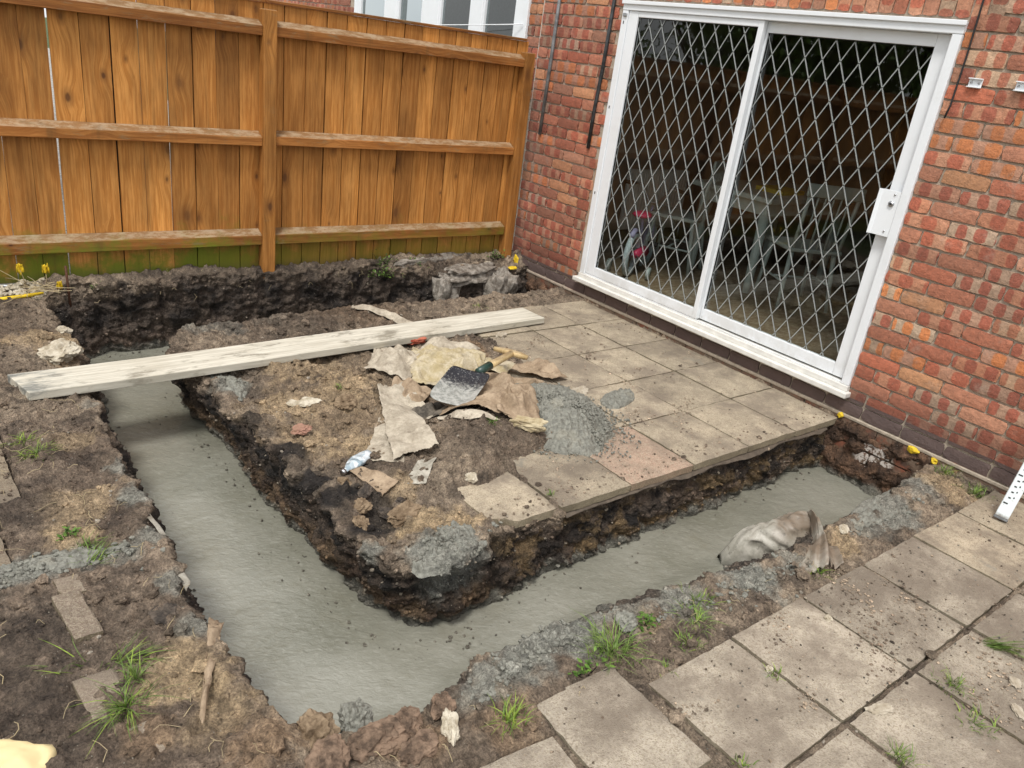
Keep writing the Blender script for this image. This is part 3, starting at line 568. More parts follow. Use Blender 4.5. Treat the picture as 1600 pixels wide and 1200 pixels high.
# soil crumbs
n = 34000; x = rng.uniform(-4.2, -.02, n); y = rng.uniform(-4.75, .12, n); dens = .5 + .8 * fbm(P3(x, y) * 3.5 + 30, 3)
sl = inslab(x, y); dens = np.where(sl, np.where(x < -3.7, .5, .04 + .28 * np.clip(fbm(P3(x, y) * 2.2 + 12, 3) * 2.2, 0, 1)), dens); dens = np.where((y < -3.62) & (x > -2.5) & (~sl), .8, dens)
ed_ = edged(x, y); dens = np.where(ed_ < .12, dens + .5, dens)
ok = ~hole(x, y) & (rng.uniform(size=n) < dens) & (x > -4.25); x, y = x[ok], y[ok]; zz = surf(x, y); s = .0022 + .0085 * rng.power(.36, len(x)); sl = inslab(x, y) & (x > -3.7); s = np.where(sl, s * .72, s)
cc = soilcol(x, y, zz) * rng.uniform(.6, 1.45, (len(x), 1)); pale = rng.uniform(size=len(x)) < .035; cc[pale] = (.50, .44, .36)
cc[sl] *= 1.35; crumbs('soil_crumbs', np.stack([x, y, zz + s * .25], 1), s, M_SOIL, cc, kind='stuff', label='loose brown soil crumbs and grit strewn over the ground and paving')
WP = np.vstack([w[0] for w in WALLBITS]); WC = np.vstack([w[1] for w in WALLBITS]) * rng.uniform(.6, 2.2, (len(WP), 1)); pw = rng.uniform(size=len(WP)) < .06; WC[pw] = (.42, .36, .28)
crumbs('trench_wall_stones', WP, .003 + .009 * rng.power(.35, len(WP)), M_SOIL, WC, .8, kind='stuff', label='small stones and crumbs sticking out of the trench sides')
# crumbs fallen on the concrete
x = rng.uniform(-3.45, -.05, 9000); y = rng.uniform(-3.4, .1, 9000); ee = edged(x, y); ok = hole(x, y) & (rng.uniform(size=9000) < np.exp(-((ee - .03) / .04)) * .8 + .001); x, y = x[ok], y[ok]; s = .002 + .007 * rng.power(.4, len(x))
crumbs('fallen_crumbs', np.stack([x, y, np.full(len(x), ZC) + .004], 1), s, M_SOIL, np.array([(.17, .155, .125)]) * rng.uniform(.8, 1.7, (len(x), 1)), .6, kind='stuff', label='soil crumbs fallen onto the wet concrete along the trench sides')
# bigger clods
n = 5600; x = rng.uniform(-4.15, -.05, n); y = rng.uniform(-4.3, .1, n); sl = inslab(x, y); e = edged(x, y); isl = (x > -3) & (y > -2.95)
pr = np.where(sl, .02, .32) + np.where(e < .1, .45, 0) + np.where(isl & ~sl, .3, 0); ok = ~hole(x, y) & (rng.uniform(size=n) < pr); x, y = x[ok], y[ok]; s = .007 + .021 * rng.power(.45, len(x)); s = np.where(inslab(x, y), s * .5, s)
zz = surf(x, y); cc = soilcol(x, y, zz) * rng.uniform(.7, 1.35, (len(x), 1))
crumbs('soil_clods', np.stack([x, y, zz + s * .15], 1), s, M_SOIL, cc, .65, kind='stuff', label='larger crumbly soil clods along the trench edges')
# front rubble joints
# cement lumps
def lumps(name, spots, n, smin, smax, label, zoff=.3):
    pts, sz = [], []
    for (sx, sy, rx, ry, wgt) in spots:
        m = int(n * wgt); x = rng.normal(sx, rx * .5, m); y = rng.normal(sy, ry * .5, m); s = smin + (smax - smin) * rng.power(.5, m); h = hole(x, y); z = surf(x, y)
        if 'corner' in label: x, y, s, z, h = x[~h], y[~h], s[~h], z[~h], h[~h]; m = len(x)
        z = np.where(h, ZC + .02 + rng.uniform(0, .22, m) * np.exp(-edged(x, y) / .07), z); pts.append(np.stack([x, y, z + s * zoff], 1)); sz.append(s)
    return crumbs(name, np.vstack(pts), np.concatenate(sz), M_CEM, None, .8, kind='stuff', label=label)
lumps('cement_lumps', [(-2.93,-3.46,.10,.06,.6),(-2.74,-3.39,.14,.07,1.4),(-2.58,-3.39,.12,.06,1.2),(-2.4,-3.40,.14,.05,.7),(-2.1,-3.44,.16,.07,1.2),(-1.8,-3.49,.22,.09,1.9),(-1.55,-3.52,.14,.07,.8),(-.95,-3.52,.14,.06,.5),(-.65,-3.5,.2,.07,.6),(-3.2,-3.42,.14,.05,.3),(-3.05,-3.42,.1,.05,.3)], 190, .003, .013, 'grey lumps of spilled concrete along the front bank')
lumps('cement_lumps', [(-3.80,-2.42,.10,.05,1.),(-3.93,-2.44,.12,.05,1.3),(-3.66,-2.43,.12,.05,.8),(-3.49,-2.2,.04,.16,.5),(-3.49,-2.7,.04,.2,.4),(-2.84,-1.25,.06,.12,.6)], 160, .004, .014, 'thin smear of grey concrete crumbs across the left bank')
lumps('cement_lumps', [(-2.65,-2.90,.18,.07,1.8),(-2.54,-2.88,.12,.07,1.)], 260, .004, .016, 'rough grey concrete crust on the front corner of the earth island')

def rock(name, loc, size, mat, label, cat, sq=(1, 1, .6), rot=0, seed=0, boxy=0, **k):
    B, F = ICO3; d = B.copy()
    if boxy: m = np.abs(d).max(1)[:, None]; d = d * (1 - boxy) + d / m * boxy * .8
    r = 1 + .34 * fbm(B * 1.3 + seed * 7.7, 3)[:, None] + .16 * fbm(B * 4 + seed, 4, .65)[:, None]; V = d * r * size * np.array(sq)
    z = surf(loc[0], loc[1])[0] if len(loc) < 3 else loc[2]; me = npmesh(name, V, F, mat, False); return add(name, me, None, (loc[0], loc[1], z + size * sq[2] * .45), (rng.uniform(-.2, .2), rng.uniform(-.2, .2), rot), label=label, category=None, **k) if False else tag(add(name, me, None, (loc[0], loc[1], z + size * sq[2] * .45), (0.1, -.08, rot)), label, cat)
rock('clod', (-3.385,-3.385), .055, M_ROCKB, 'round crumbly clod, nearest the bottom-left end of the wet concrete', 'clod', (1, 1, .85), 0, 1)
rock('clod', (-3.27,-3.385), .05, M_CEM, 'dark grey lumpy clod perched beside the round crumbly one', 'clod', (1, .8, .9), 1, 2)
rock('clod', (-3.27,-3.48), .060, M_SOILR, 'largest dark brown clod on the front bank, below the grey lumpy one', 'clod', (1.2, .85, .6), -.3, 3)
rock('clod', (-3.18,-3.47), .052, M_SOILR, 'dark brown clod to the right of the largest one on the front bank', 'clod', (1.1, .9, .65), .5, 43)
rock('clod', (-3.19,-3.56), .045, M_SOILR, 'dark brown clod below the largest pair, against the bottom slab', 'clod', (1.3, .8, .6), .1, 44)
rock('clod', (-3.40,-3.50), .050, M_SOILR, 'dark crumbly clod left of the largest clod at the bottom edge', 'clod', (1.2, .9, .5), .8, 45)
rock('clod', (-3.06,-3.47), .036, M_SOILR, 'orange-brown small clod just left of the cream bone-shaped stone', 'clod', (1.1, .9, .6), .8, 46)
rock('stone', (-3.085,-3.545), .030, M_ROCKP, 'cream bone-shaped stone beside the front-left paving slab', 'stone', (.75, 1.6, .7), -.5, 4)
rock('stone', (-.40,-2.50), .036, M_CHIP, 'flat cream chip in front of the concrete heap on paving', 'stone', (1.5, .9, .25), .4, 5) if False else rock('stone', (-1.225,-2.005), .042, M_CHIP, 'flat cream chip on paving just right of the grey heap', 'stone', (1.3, .85, .28), .2, 5)
rock('stone', (-1.128,-1.165), .034, M_CHIP, 'small white chip on paving below the plank end', 'stone', (1.2, .8, .5), .5, 6, .5)
rock('brick_fragment', (-1.70,-1.105), .045, M_ROCKR, 'bright red brick fragment half under the plank', 'brick fragment', (1.3, .7, .5), .1, 7, .4)
rock('brick_fragment', (-1.90,-2.375), .065, M_ROCKY, 'broken yellow brick end at the foot of the grey heap', 'brick fragment', (.55, 1.9, .5), 1.15, 8, .75) if False else rock('brick_fragment', (-1.87,-2.335), .05, M_ROCKY, 'broken yellow brick end at the foot of the grey heap', 'brick fragment', (1.9, .6, .55), -.95, 8, .8)
rock('stone', (-2.64,-2.57), .055, M_ROCKB, 'flat brown stone on the island corner above the grey crust', 'stone', (1.35, .8, .5), .3, 9)
rock('rubble_block', (-3.47,-.80), .09, M_ROCKP, 'pale rubble lump under the far side of the plank at its left end', 'rubble', (1.0, .8, .5), .3, 10)
rock('stone', (-3.395,-.42), .04, M_ROCKP, 'smallish pale stone at the far left lip of the trench', 'stone', (1, .8, .6), .3, 11)
rock('stone', (-2.62,-1.615), .05, M_ROCKP, 'flat pale flake on the sandy part of the island', 'stone', (1.4, .7, .22), -.3, 12)
rock('stone', (-2.74,-1.86), .034, M_ROCKRD, 'dusty reddish lump on the sandy left part of the island', 'stone', (1.2, .9, .45), -.3, 13)
rock('stone', (-1.94,-4.12), .024, M_CHIP, 'grey slab splinter lying on a joint of the front paving', 'stone', (1.7, .7, .4), -.45, 14, .5)
rock('stone', (-1.42,-4.30), .019, M_CHIP, 'pinkish angular chip in the mud at the lower right', 'stone', (1.3, .9, .4), .45, 15, .4)
rock('stone', (-1.33,-4.335), .017, M_ROCKP, 'pale angular chip in the mud, second from the lower right', 'stone', (1.2, .9, .5), -.2, 16, .4)
rock('stone', (-1.55,-4.36), .021, M_CHIP, 'flat pinkish chip in the mud nearest the bottom-right corner', 'stone', (1.5, .8, .3), .9, 17, .4)
rock('stone', (-1.70,-3.80), .014, M_ROCKP, 'rounded pebble on the front paving among the spill', 'stone', (1, .9, .7), .9, 18)
rock('stone', (-2.10,-3.84), .012, M_ROCKP, 'rounded pebble alone on the wide front slab', 'stone', (1, .9, .7), .4, 19)
rock('stone', (-1.13,-3.52), .022, M_ROCKP, 'small white pebble by the soaked bag tail', 'stone', (1.3, .9, .5), .4, 20)
rock('clod', (-2.46,-1.72), .05, M_ROCKB, 'brown clod left of the standing bag sheet', 'clod', (1, .9, .6), .4, 21)
rock('clod', (-3.56,-2.80), .04, M_ROCKD, 'dark flat clod at the middle of the left trench edge', 'clod', (1, 1.1, .5), .4, 22)
rock('clod', (-2.36,-3.47), .035, M_CEM, 'round grey pebble-like lump beside the tall grass tuft', 'clod', (1, 1, .8), .4, 23)
rock('stone', (-2.3,-2.52), .026, M_ROCKP, 'pale pebble on the muddy patch below the bag sheets', 'stone', (1, 1, .6), .4, 24)
# dark rubble pieces at the island corner
RUBL = ['brown rubble piece in the middle of the black island corner', 'black rubble lump behind the middle of the black island corner', 'brown rubble piece nearest the trench in the black island corner', 'black rubble lump on the right of the black island corner', 'brown rubble piece furthest back in the black island corner', 'small black rubble lump next to the flat brown stone']
for i, (a, b_, s_) in enumerate([(-2.80,-2.50,.05),(-2.74,-2.44,.035),(-2.84,-2.60,.045),(-2.69,-2.52,.04),(-2.78,-2.33,.04),(-2.62,-2.50,.03)]):
    o = rock('rubble_piece', (a, b_), s_ * .8, M_ROCKD if i % 2 else M_ROCKB, RUBL[i], 'rubble', (1.1, .8, .6), i * .7, 30 + i); o['group'] = 'rubble at the island corner'
# old concrete lump in the back corner
def oldcon(name, cxyz, size, seed, label):
    B, F = ICO3; m = np.abs(B).max(1)[:, None]; V = (B * .35 + B / m * .6) * (1 + .35 * fbm(B * 1.6 + seed, 4)[:, None]) * np.array(size); add(name, npmesh(name, V, F, M_OLDCON, False), None, cxyz, (0, 0, .2), label=label, cat='concrete')
oldcon('concrete_lump', (-.34, -.10, -.13), (.13, .13, .20), 5, 'broken pale lump of old foundation in the back corner below the fence post')
oldcon('concrete_ledge', (-.56, -.02, .03), (.28, .10, .065), 8, 'old concrete ledge running from the corner lump under the fence')
oldcon('concrete_lump', (-.80, -.06, -.13), (.10, .08, .17), 15, 'grey crumbly lump of old concrete left of the corner hollow')
oldcon('gravel_board', (-.75, .12, .10), (.42, .03, .05), 25, 'grey concrete gravel board edge showing under the right fence bay')
rock('stone', (-.50,.03), .05, M_ROCKP, 'pale flat shard lying on the old concrete ledge', 'stone', (1.4, .6, .35), .1, 41)
rock('stone', (-.36,.05), .028, M_ROCKP, 'smaller pale shard right of the flat one on the ledge', 'stone', (1.2, .7, .5), .1, 42)
# white gravel by the fence at far left
x = rng.uniform(-3.95, -3.38, 420); y = rng.uniform(.02, .125, 420); s = rng.uniform(.007, .016, 420)
crumbs('white_gravel', np.stack([x, y, surf(x, y) + s * .4 + .004], 1), s, M_ROCKP, None, .8, kind='stuff', label='pale gravel against the fence foot at far left')

# ------------------------------------------------------------------ paving slabs
pav = {}
def slabmesh(w, d, t, seed, mat, cut=None, nseg=16):
    us = np.linspace(0, 1, nseg); e = .006
    a, b = np.meshgrid(us, us, indexing='ij'); x = (a.ravel() - .5) * w; y = (b.ravel() - .5) * d
    P = P3(x * 1, y * 1, seed * 3.1); bd = np.minimum(np.minimum(x + w / 2, w / 2 - x), np.minimum(y + d / 2, d / 2 - y))
    border = bd < 1e-6; ch = np.where(border, .0012 + .006 * np.clip(fbm(P * 22, 3) + .05, 0, 1), 0)
    sx = 1 - 2 * ch / w; sy = 1 - 2 * ch / d; x2 = x * sx; y2 = y * sy
    z = fbm(P * 7, 3) * .0022 - np.where(border, .004, 0) - np.where(bd < e * 5, .001, 0)
    if cut is not None:                                   # broken corner: pull the vertices back behind the break line
        nx, ny, c = cut; k = x2 * nx + y2 * ny - c + fbm(P * 14, 2) * .012; m = k > 0; x2 = x2 - nx * k * m; y2 = y2 - ny * k * m
    top = np.stack([x2, y2, z], 1); idx = np.arange(nseg * nseg).reshape(nseg, nseg)
    loop = np.r_[idx[:-1, 0], idx[-1, :-1], idx[:0:-1, -1], idx[0, :0:-1]]; low = top[loop].copy(); low[:, 2] = -t + fbm(P3(low[:, 0] * 20, low[:, 1] * 20, seed), 2) * .004; low[:, :2] *= .992
    V = np.vstack([top, low]); nb = len(loop); o = nseg * nseg; F = [tuple(q) for q in gridfaces(nseg, nseg)]
    for k in range(nb): k2 = (k + 1) % nb; F.append((loop[k], o + k, o + k2, loop[k2]))
    F.append(tuple(o + k for k in range(nb)))
    return npmesh('paving_slab', V, F, mat, False)
def bedding(name, x0, x1, y0, y1, z, mat):
    return add(name, boxmesh(name, x0, x1, y0, y1, z - .006, z, mat), kind='structure')
M_SUB = plain('slab_bedding', (.10, .08, .055), .95, .3, 40)
patio_i = bedding('paving', -1.60, -.03, -2.35, -.75, -.043, M_SUB); patio_f = bedding('paving', -2.45, -.03, -4.9, -3.72, -.043, M_SUB); patio_l = bedding('paving', -4.2, -3.85, -2.35, -1.0, .008, M_SUB)
for L, par, zt, gap in ((SLI, patio_i, 0, .0025), (SLF, patio_f, .0, .004), (SLL, patio_l, .052, .006)):
    for i, sdef in enumerate(L):
        x0, x1, y0, y1, rot, mt = sdef; cut = None
        if L is SLI and i == len(SLI) - 1: cut = (-.62, -.785, .175)
        g = gap * (1 + 1.6 * rng.uniform())
        me = slabmesh(x1 - x0 - g, y1 - y0 - g, .040, i + len(L) * 7, mt, cut)
        tilt = .003 if L is SLF else .0022
        o = add('paving_slab', me, par, ((x0 + x1) / 2, (y0 + y1) / 2, zt + rng.uniform(-.003, .003)), (rng.normal(0, tilt), rng.normal(0, tilt), rot + rng.normal(0, .003)))
        if mt is M_SLABR: o['label'] = 'reddish paving slab at the trench edge'
        if cut: o['label'] = 'paving slab with a broken front corner'
# ragged membrane under the slab edge
V = []; n = 160
for i in range(n):
    x = -2.05 + i / n * 1.95; q = float(fbm(np.array([[x * 9, 1, 2]]), 4)[0]); w = float(fbm(np.array([[x * 3, 7, 2]]), 3)[0]); drop = .004 + .018 * max(0, w + .15) + .006 * q
    V += [(x, -2.80, -.040), (x, -2.842 - .006 * q, -.046 - .004 * w), (x, -2.845 - .016 * w - .004 * q, -.046 - drop)]
F = [(i * 3 + k, (i + 1) * 3 + k, (i + 1) * 3 + k + 1, i * 3 + k + 1) for i in range(n - 1) for k in (0, 1)]
add('weed_membrane', npmesh('weed_membrane', V, F, plain('dirty_membrane', (.10, .08, .06), .8, .35, 30)), patio_i)

# ------------------------------------------------------------------ house wall of individual bricks
house = empty('brick_house', (0, -2, 0), label='red brick house with a wide white sliding patio door', cat='house')
def reparent(o, p): o.parent = p; o.matrix_parent_inverse = Matrix.Translation(-p.location) if p.location.length else Matrix()
BRX = -.004
def wallbox(name, y0, y1, z0, z1, parent=None):
    return boxmesh(name, .004, .10, y0, y1, z0, z1, M_MORTAR)
DY0, DY1, DZ0, DZ1 = -2.840, -.632, .125, 2.018
parts = [wallbox('m', -6, DY0 + .004, -.5, 3.4), wallbox('m', DY0 + .004, DY1 - .004, -.5, DZ0 + .004), wallbox('m', DY0 + .004, DY1 - .004, DZ1 - .004, 3.4), wallbox('m', DY1 - .004, .195, -.5, 3.4)]
wall = add('wall', joinmeshes('wall', parts, M_MORTAR)); reparent(wall, house)
def brickmesh(L, H, seed):
    r = np.random.default_rng(seed); nu = max(3, int(L / .036) + 1); nv = 4; us = np.linspace(-L / 2, L / 2, nu); vs = np.linspace(-H / 2, H / 2, nv); V = []; UV = []
    for i, u in enumerate(us):
        for j, v in enumerate(vs):
            bd = (i in (0, nu - 1)) + (j in (0, nv - 1)); ju, jv = r.normal(0, .0022), r.normal(0, .0017)
            V.append((-.0040 + .0016 * (bd > 0) + .002 * (bd > 1) + r.normal(0, .0006), u * (1 - .02 * (bd > 1)) + ju, v * (1 - .05 * (bd > 1)) + jv))
    idx = np.arange(nu * nv).reshape(nu, nv); F = [(idx[i, j], idx[i, j + 1], idx[i + 1, j + 1], idx[i + 1, j]) for i in range(nu - 1) for j in range(nv - 1)]
    loop = list(np.r_[idx[:-1, 0], idx[-1, :-1], idx[:0:-1, -1], idx[0, :0:-1]]); o = len(V)
    for k in loop: x, u, v = V[k]; V.append((.012, u * .995, v * .99))
    nb = len(loop)
    for k in range(nb): k2 = (k + 1) % nb; F.append((loop[k], loop[k2], o + k2, o + k))
    return V, F
def addbrickuv(me, coords):
    uv = me.uv_layers.new(name='UVMap'); d = np.zeros((len(me.loops), 2), np.float32)
    for p in me.polygons:
        for li in p.loop_indices: q = coords[me.loops[li].vertex_index]; d[li] = q
    uv.data.foreach_set('uv', d.ravel())
_bc = {}
def bricklib(L, H, k):
    key = (round(L, 3), round(H, 3), k)
    if key not in _bc:
        V, F = brickmesh(L, H, hash(key) % 9999); me = npmesh('brick', V, F, M_BRICK, False)
        addbrickuv(me, [(v[1], v[2]) for v in V] if L >= H else [(v[2], v[1]) for v in V]); _bc[key] = (me, V, F)
    return _bc[key]
bricks = []   # (y centre, z centre, L, H)
rb = np.random.default_rng(5)
for c in range(-6, 42):
    zc = .03 + .075 * c + .0375; H = .065
    spans = [(-6, .195)]
    if zc + .03 > DZ0 and zc - .03 < DZ1: spans = [(-6, DY0 - .002), (DY1 + .004, .195)]
    if DZ0 - .005 < zc + .0325 and zc - .0325 < DZ0 + .0: spans = [(-6, DY0 - .002), (DY1 + .004, .195)]
    sold = DZ1 + .0 < zc < DZ1 + .21
    if sold: spans = [(-6, DY0 - .13), (DY1 + .13, .195)]
    for (a, b) in spans:
        y = b if b > 0 else b; first = True; off_ = .1125 if c % 2 else 0
        # lay from the corner / the door jamb so the closers fall at the jamb
        if b < 0: y = b; L0 = .1025 if c % 2 else .215
        else: L0 = .1025 if c % 2 else .215
        while y > a + .03:
            L = L0 if first else .215; L = min(L, y - a); first = False
            if L > .04: bricks.append((y - L / 2, zc + rb.normal(0, .0012), round(L / .0125) * .0125 if L < .2 else .215, H))
            y -= L + .010
y = DY1 + .115
while y > DY0 - .12: bricks.append((y - .0325, DZ1 + .012 + .1075, .065, .212)); y -= .075
def vis(bk):
    u, v, z = project((0, bk[0], bk[1])); ok = z > 0 and -20 < u < 1620 and -20 < v < 1220
    if bk[1] < .01 and not (-3.5 < bk[0] < -2.8 or -.45 < bk[0]): ok = False
    if DY0 < bk[0] < DY1 and DZ0 < bk[1] < DZ1: ok = False
    return (bk[2] * bk[3]) / (z * z) if ok else 0
bricks.sort(key=vis, reverse=True); nvis = sum(1 for b in bricks if vis(b) > 0)
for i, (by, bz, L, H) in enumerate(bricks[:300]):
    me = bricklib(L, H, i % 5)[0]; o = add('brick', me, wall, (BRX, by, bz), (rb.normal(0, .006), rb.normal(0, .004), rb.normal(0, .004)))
def stuffbricks(name, lst, mat, par, x=BRX):
    V, F, Q, B, o = [], [], [], [], 0
    for i, (by, bz, L, H) in enumerate(lst):
        _, bv, bf = bricklib(L, H, i % 5)[0:3]
        for v in bv: V.append((v[0] + x, v[1] + by, v[2] + bz)); Q.append((v[1], v[2]) if L >= H else (v[2], v[1])); B.append(((i * .61803) % 1))
        F += [tuple(k + o for k in f) for f in bf]; o += len(bv)
    me = npmesh(name, V, F, mat, False); addbrickuv(me, Q); at = me.attributes.new('bid', 'FLOAT', 'POINT'); at.data.foreach_set('value', np.array(B, np.float32))
    return add(name, me, par, kind='stuff')
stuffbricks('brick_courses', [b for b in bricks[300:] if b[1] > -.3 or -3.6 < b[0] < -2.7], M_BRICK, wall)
print('bricks', len(bricks), 'visible', nvis)
# lighter mortar shelf below the dark plinth course
me = boxmesh('mortar_fillet', -.012, .006, -6, .19, .012, .032, M_MORTAR, .004); add('mortar_fillet', me, wall)

# patio door
door = empty('patio_door'); door.parent = house; door.matrix_parent_inverse = Matrix.Translation((0, 2, 0))
def dpart(name, x0, x1, y0, y1, z0, z1, mat=M_WHITE, bev=.004): return add(name, boxmesh(name, x0, x1, y0, y1, z0, z1, mat, bev, 2), door)
Z0, Z1 = .185, 2.015
dpart('frame_head', -.022, .07, DY0, DY1, 1.962, Z1); dpart('frame_drip', -.034, -.0225, DY0 - .006, DY1 + .006, 1.998, 2.020, bev=.003)
dpart('frame_jamb', -.020, .07, DY1 - .052, DY1 - .001, .19, 1.9615); dpart('frame_jamb', -.020, .07, DY0 + .001, DY0 + .048, .19, 1.9615)
dpart('frame_base', -.028, .075, DY0, DY1, .158, .189, M_SILL); dpart('door_sill', -.062, .02, DY0 - .02, DY1 + .022, .128, .1575, M_SILL, .005)
dpart('track', -.012, -.004, DY0 + .05, DY1 - .053, .1895, .198, M_WHITE, .001)
# fixed left sash (front) and sliding right sash
def sash(pre, y0, y1, x0, x1, sl_, sr_, tp, bt, zb=.2, zt=1.961):
    dpart(pre + '_stile', x0, x1, y1 - sl_, y1, zb, zt); dpart(pre + '_stile', x0, x1, y0, y0 + sr_, zb, zt)
    dpart(pre + '_rail', x0 + .001, x1 - .001, y0 + sr_ + .0004, y1 - sl_ - .0004, zt - tp, zt); dpart(pre + '_rail', x0 + .001, x1 - .001, y0 + sr_ + .0004, y1 - sl_ - .0004, zb, zb + bt)
sash('fixed_sash', -1.745, DY1 - .054, -.012, .022, .085, .036, .035, .062)
sash('sliding_sash', DY0 + .050, -1.720, .028, .062, .034, .085, .058, .070)
dpart('head_infill', -.010, .060, DY0 + .049, -1.754, 1.9, 1.9605, bev=.002) if False else None
def pane(y0, y1, z0, z1, x, name='glass_pane'):
    return add(name, boxmesh(name, x, x + .0001, y0, y1, z0, z1, M_GLASS), door)
def singlepane(name, y0, y1, z0, z1, x, mat, par):
    return add(name, npmesh(name, [(x, y0, z0), (x, y1, z0), (x, y1, z1), (x, y0, z1)], [(0, 3, 2, 1)], mat, False), par)
LG = (-1.709, DY1 - .139, .262, 1.926, .006); RG = (DY0 + .135, -1.754, .270, 1.903, .044)
singlepane('glass_pane', *LG, M_GLASS, door); singlepane('glass_pane', *RG, M_GLASS, door)
for nm, G in (('g', LG), ('g', RG)):
    pass
def lattice(y0, y1, z0, z1, x, ya, za):
    dy, dz = .0535, .100; w = .0027; sl = dz / dy
    for sgn_ in (1, -1):
        # lines z = za + sgn*sl*(y-ya) + k*2*dz
        for k in range(-40, 41):
            f = lambda yy: za + sgn_ * sl * (yy - ya) + k * 2 * dz
            g = lambda zz: ya + (zz - za - k * 2 * dz) / (sgn_ * sl)
            pts = []
            for yy in (y0, y1):
                if z0 <= f(yy) <= z1: pts.append((yy, f(yy)))
            for zz_ in (z0, z1):
                if y0 < g(zz_) < y1: pts.append((g(zz_), zz_))
            if len(pts) < 2: continue
            (a, b), (c, d) = pts[0], pts[-1]
            if len(pts) > 2: pts.sort(); (a, b), (c, d) = pts[0], pts[-1]
            L = math.hypot(c - a, d - b)
            if L < .02: continue
            ny, nz = -(d - b) / L * w, (c - a) / L * w; V = []
            for xx in (x - .0016, x + .0016):
                V += [(xx, a + ny, b + nz), (xx, a - ny, b - nz), (xx, c - ny, d - nz), (xx, c + ny, d + nz)]
            F = [(0, 1, 2, 3), (7, 6, 5, 4), (0, 4, 5, 1), (1, 5, 6, 2), (2, 6, 7, 3), (3, 7, 4, 0)]
            add('lead_strip', npmesh('lead_strip', V, F, M_LEAD, False), door)
lattice(LG[0], LG[1], LG[2], LG[3], .0025, -1.137, 1.185); lattice(RG[0], RG[1], RG[2], RG[3], .0405, -2.608, 1.696)
for G in (LG, RG):
    for a, b in ((G[0], G[0] + .004), (G[1] - .004, G[1])): dpart('gasket', G[4] - .006, G[4] + .004, a, b, G[2], G[3], M_BLACK, 0)
    dpart('gasket', G[4] - .006, G[4] + .004, G[0] + .004, G[1] - .004, G[3] - .004, G[3], M_BLACK, 0)
# handle plate with lock
hp = npmesh('handle_plate', [(x_, y_, z_) for z_ in (1.005, 1.232) for x_, y_ in ((-.006, -2.795), (-.016, -2.79), (-.022, -2.70), (-.034, -2.690), (-.038, -2.686), (-.030, -2.683), (-.016, -2.698), (-.006, -2.70))], [tuple((k, (k + 1) % 8, 8 + (k + 1) % 8, 8 + k)) for k in range(8)] + [tuple(range(8)), tuple(range(15, 7, -1))], M_WHITE, False)
add('handle_plate', hp, door)
add('lock', tubemesh('lock', [(-.012, -2.760, 1.168), (-.027, -2.760, 1.168)], .014, M_STEEL, 16), door)
add('lock', tubemesh('lock_core', [(-.0265, -2.760, 1.168), (-.030, -2.760, 1.168)], .006, M_BLACK, 10), door)
for zz_ in (1.215, 1.03): add('screw', tubemesh('screw', [(-.012, -2.765, zz_), (-.0225, -2.765, zz_)], .005, M_STEEL, 8), door)
for zz_ in (1.88, 1.35, .77): add('drain_slot', boxmesh('drain_slot', -.0215, -.018, -.660, -.652, zz_, zz_ + .018, M_BLACK), door)
add('corner_block', boxmesh('corner_block', -.03, -.021, DY1 - .05, DY1 - .015, 1.925, 1.945, M_STEEL, .002), door)
# render patch and mastic left of the door
M_PATCH = rock_material('mortar_patch', (.33, .22, .15), (.48, .37, .27))
V = []; n = 40
for i in range(n + 1):
    z_ = .18 + i / n * .75; w = .012 + .05 * max(0, float(fbm(np.array([[z_ * 6, 3, 1]]), 3)[0]) + .35) * (1 - i / n * .6); V += [(-.0095, DY1 + .004, z_), (-.013, DY1 + .004 + w * .5, z_), (-.0075, DY1 + .004 + w, z_)]
F = [(i * 3 + k, i * 3 + k + 1, i * 3 + k + 4, i * 3 + k + 3) for i in range(n) for k in (0, 1)]
add('mortar_patch', npmesh('mortar_patch', V, F, M_PATCH), wall)
# conduits and cable on the wall
def wallpipe(name, pts, r, mat, label, cat, n=10): o = add(name, tubemesh(name, pts, r, mat, n)); return tag(o, label, cat)
wallpipe('conduit', [(-.018, .010, 2.6), (-.018, .022, 1.6), (-.018, .035, 1.07)], .013, M_CONDUIT, 'grey metal conduit on the brickwork nearer the fence', 'conduit')
wallpipe('conduit', [(-.018, -.545, 2.6), (-.018, -.53, 1.6), (-.020, -.514, 1.30), (-.020, -.513, 1.06)], .013, M_CONDUIT2, 'black scuffed conduit on the brickwork right beside the door', 'conduit')
wallpipe('cable', [(-.012, -2.872, 2.7), (-.014, -2.879, 2.108), (-.016, -2.887, 1.868), (-.016, -2.887, 1.658), (-.03, -2.884, 1.60)], .0045, M_BLACK, 'thin black cable dangling down the bricks right of the door', 'cable')
def bracket(y, z, label):
    t = empty('clip_bracket', (-.008, y, z), label=label, cat='bracket')
    add('backplate', boxmesh('backplate', -.004, 0, -.030, .030, -.021, .021, M_WHITE, .001), t)
    for s_ in (-1, 1): add('flange', boxmesh('flange', -.02, -.0042, -.030, .030, s_ * .018 - .002, s_ * .018 + .002, M_WHITE, .0008), t)
    for s_ in (-1, 1): add('screw', tubemesh('screw', [(-.004, s_ * .017, 0), (-.009, s_ * .017, 0)], .005, M_STEEL, 8), t)
bracket(-2.962, 1.765, 'small white channel clip screwed to the bricks right of the cable'); bracket(-3.165, 1.772, 'small white channel clip cut by the right picture edge')
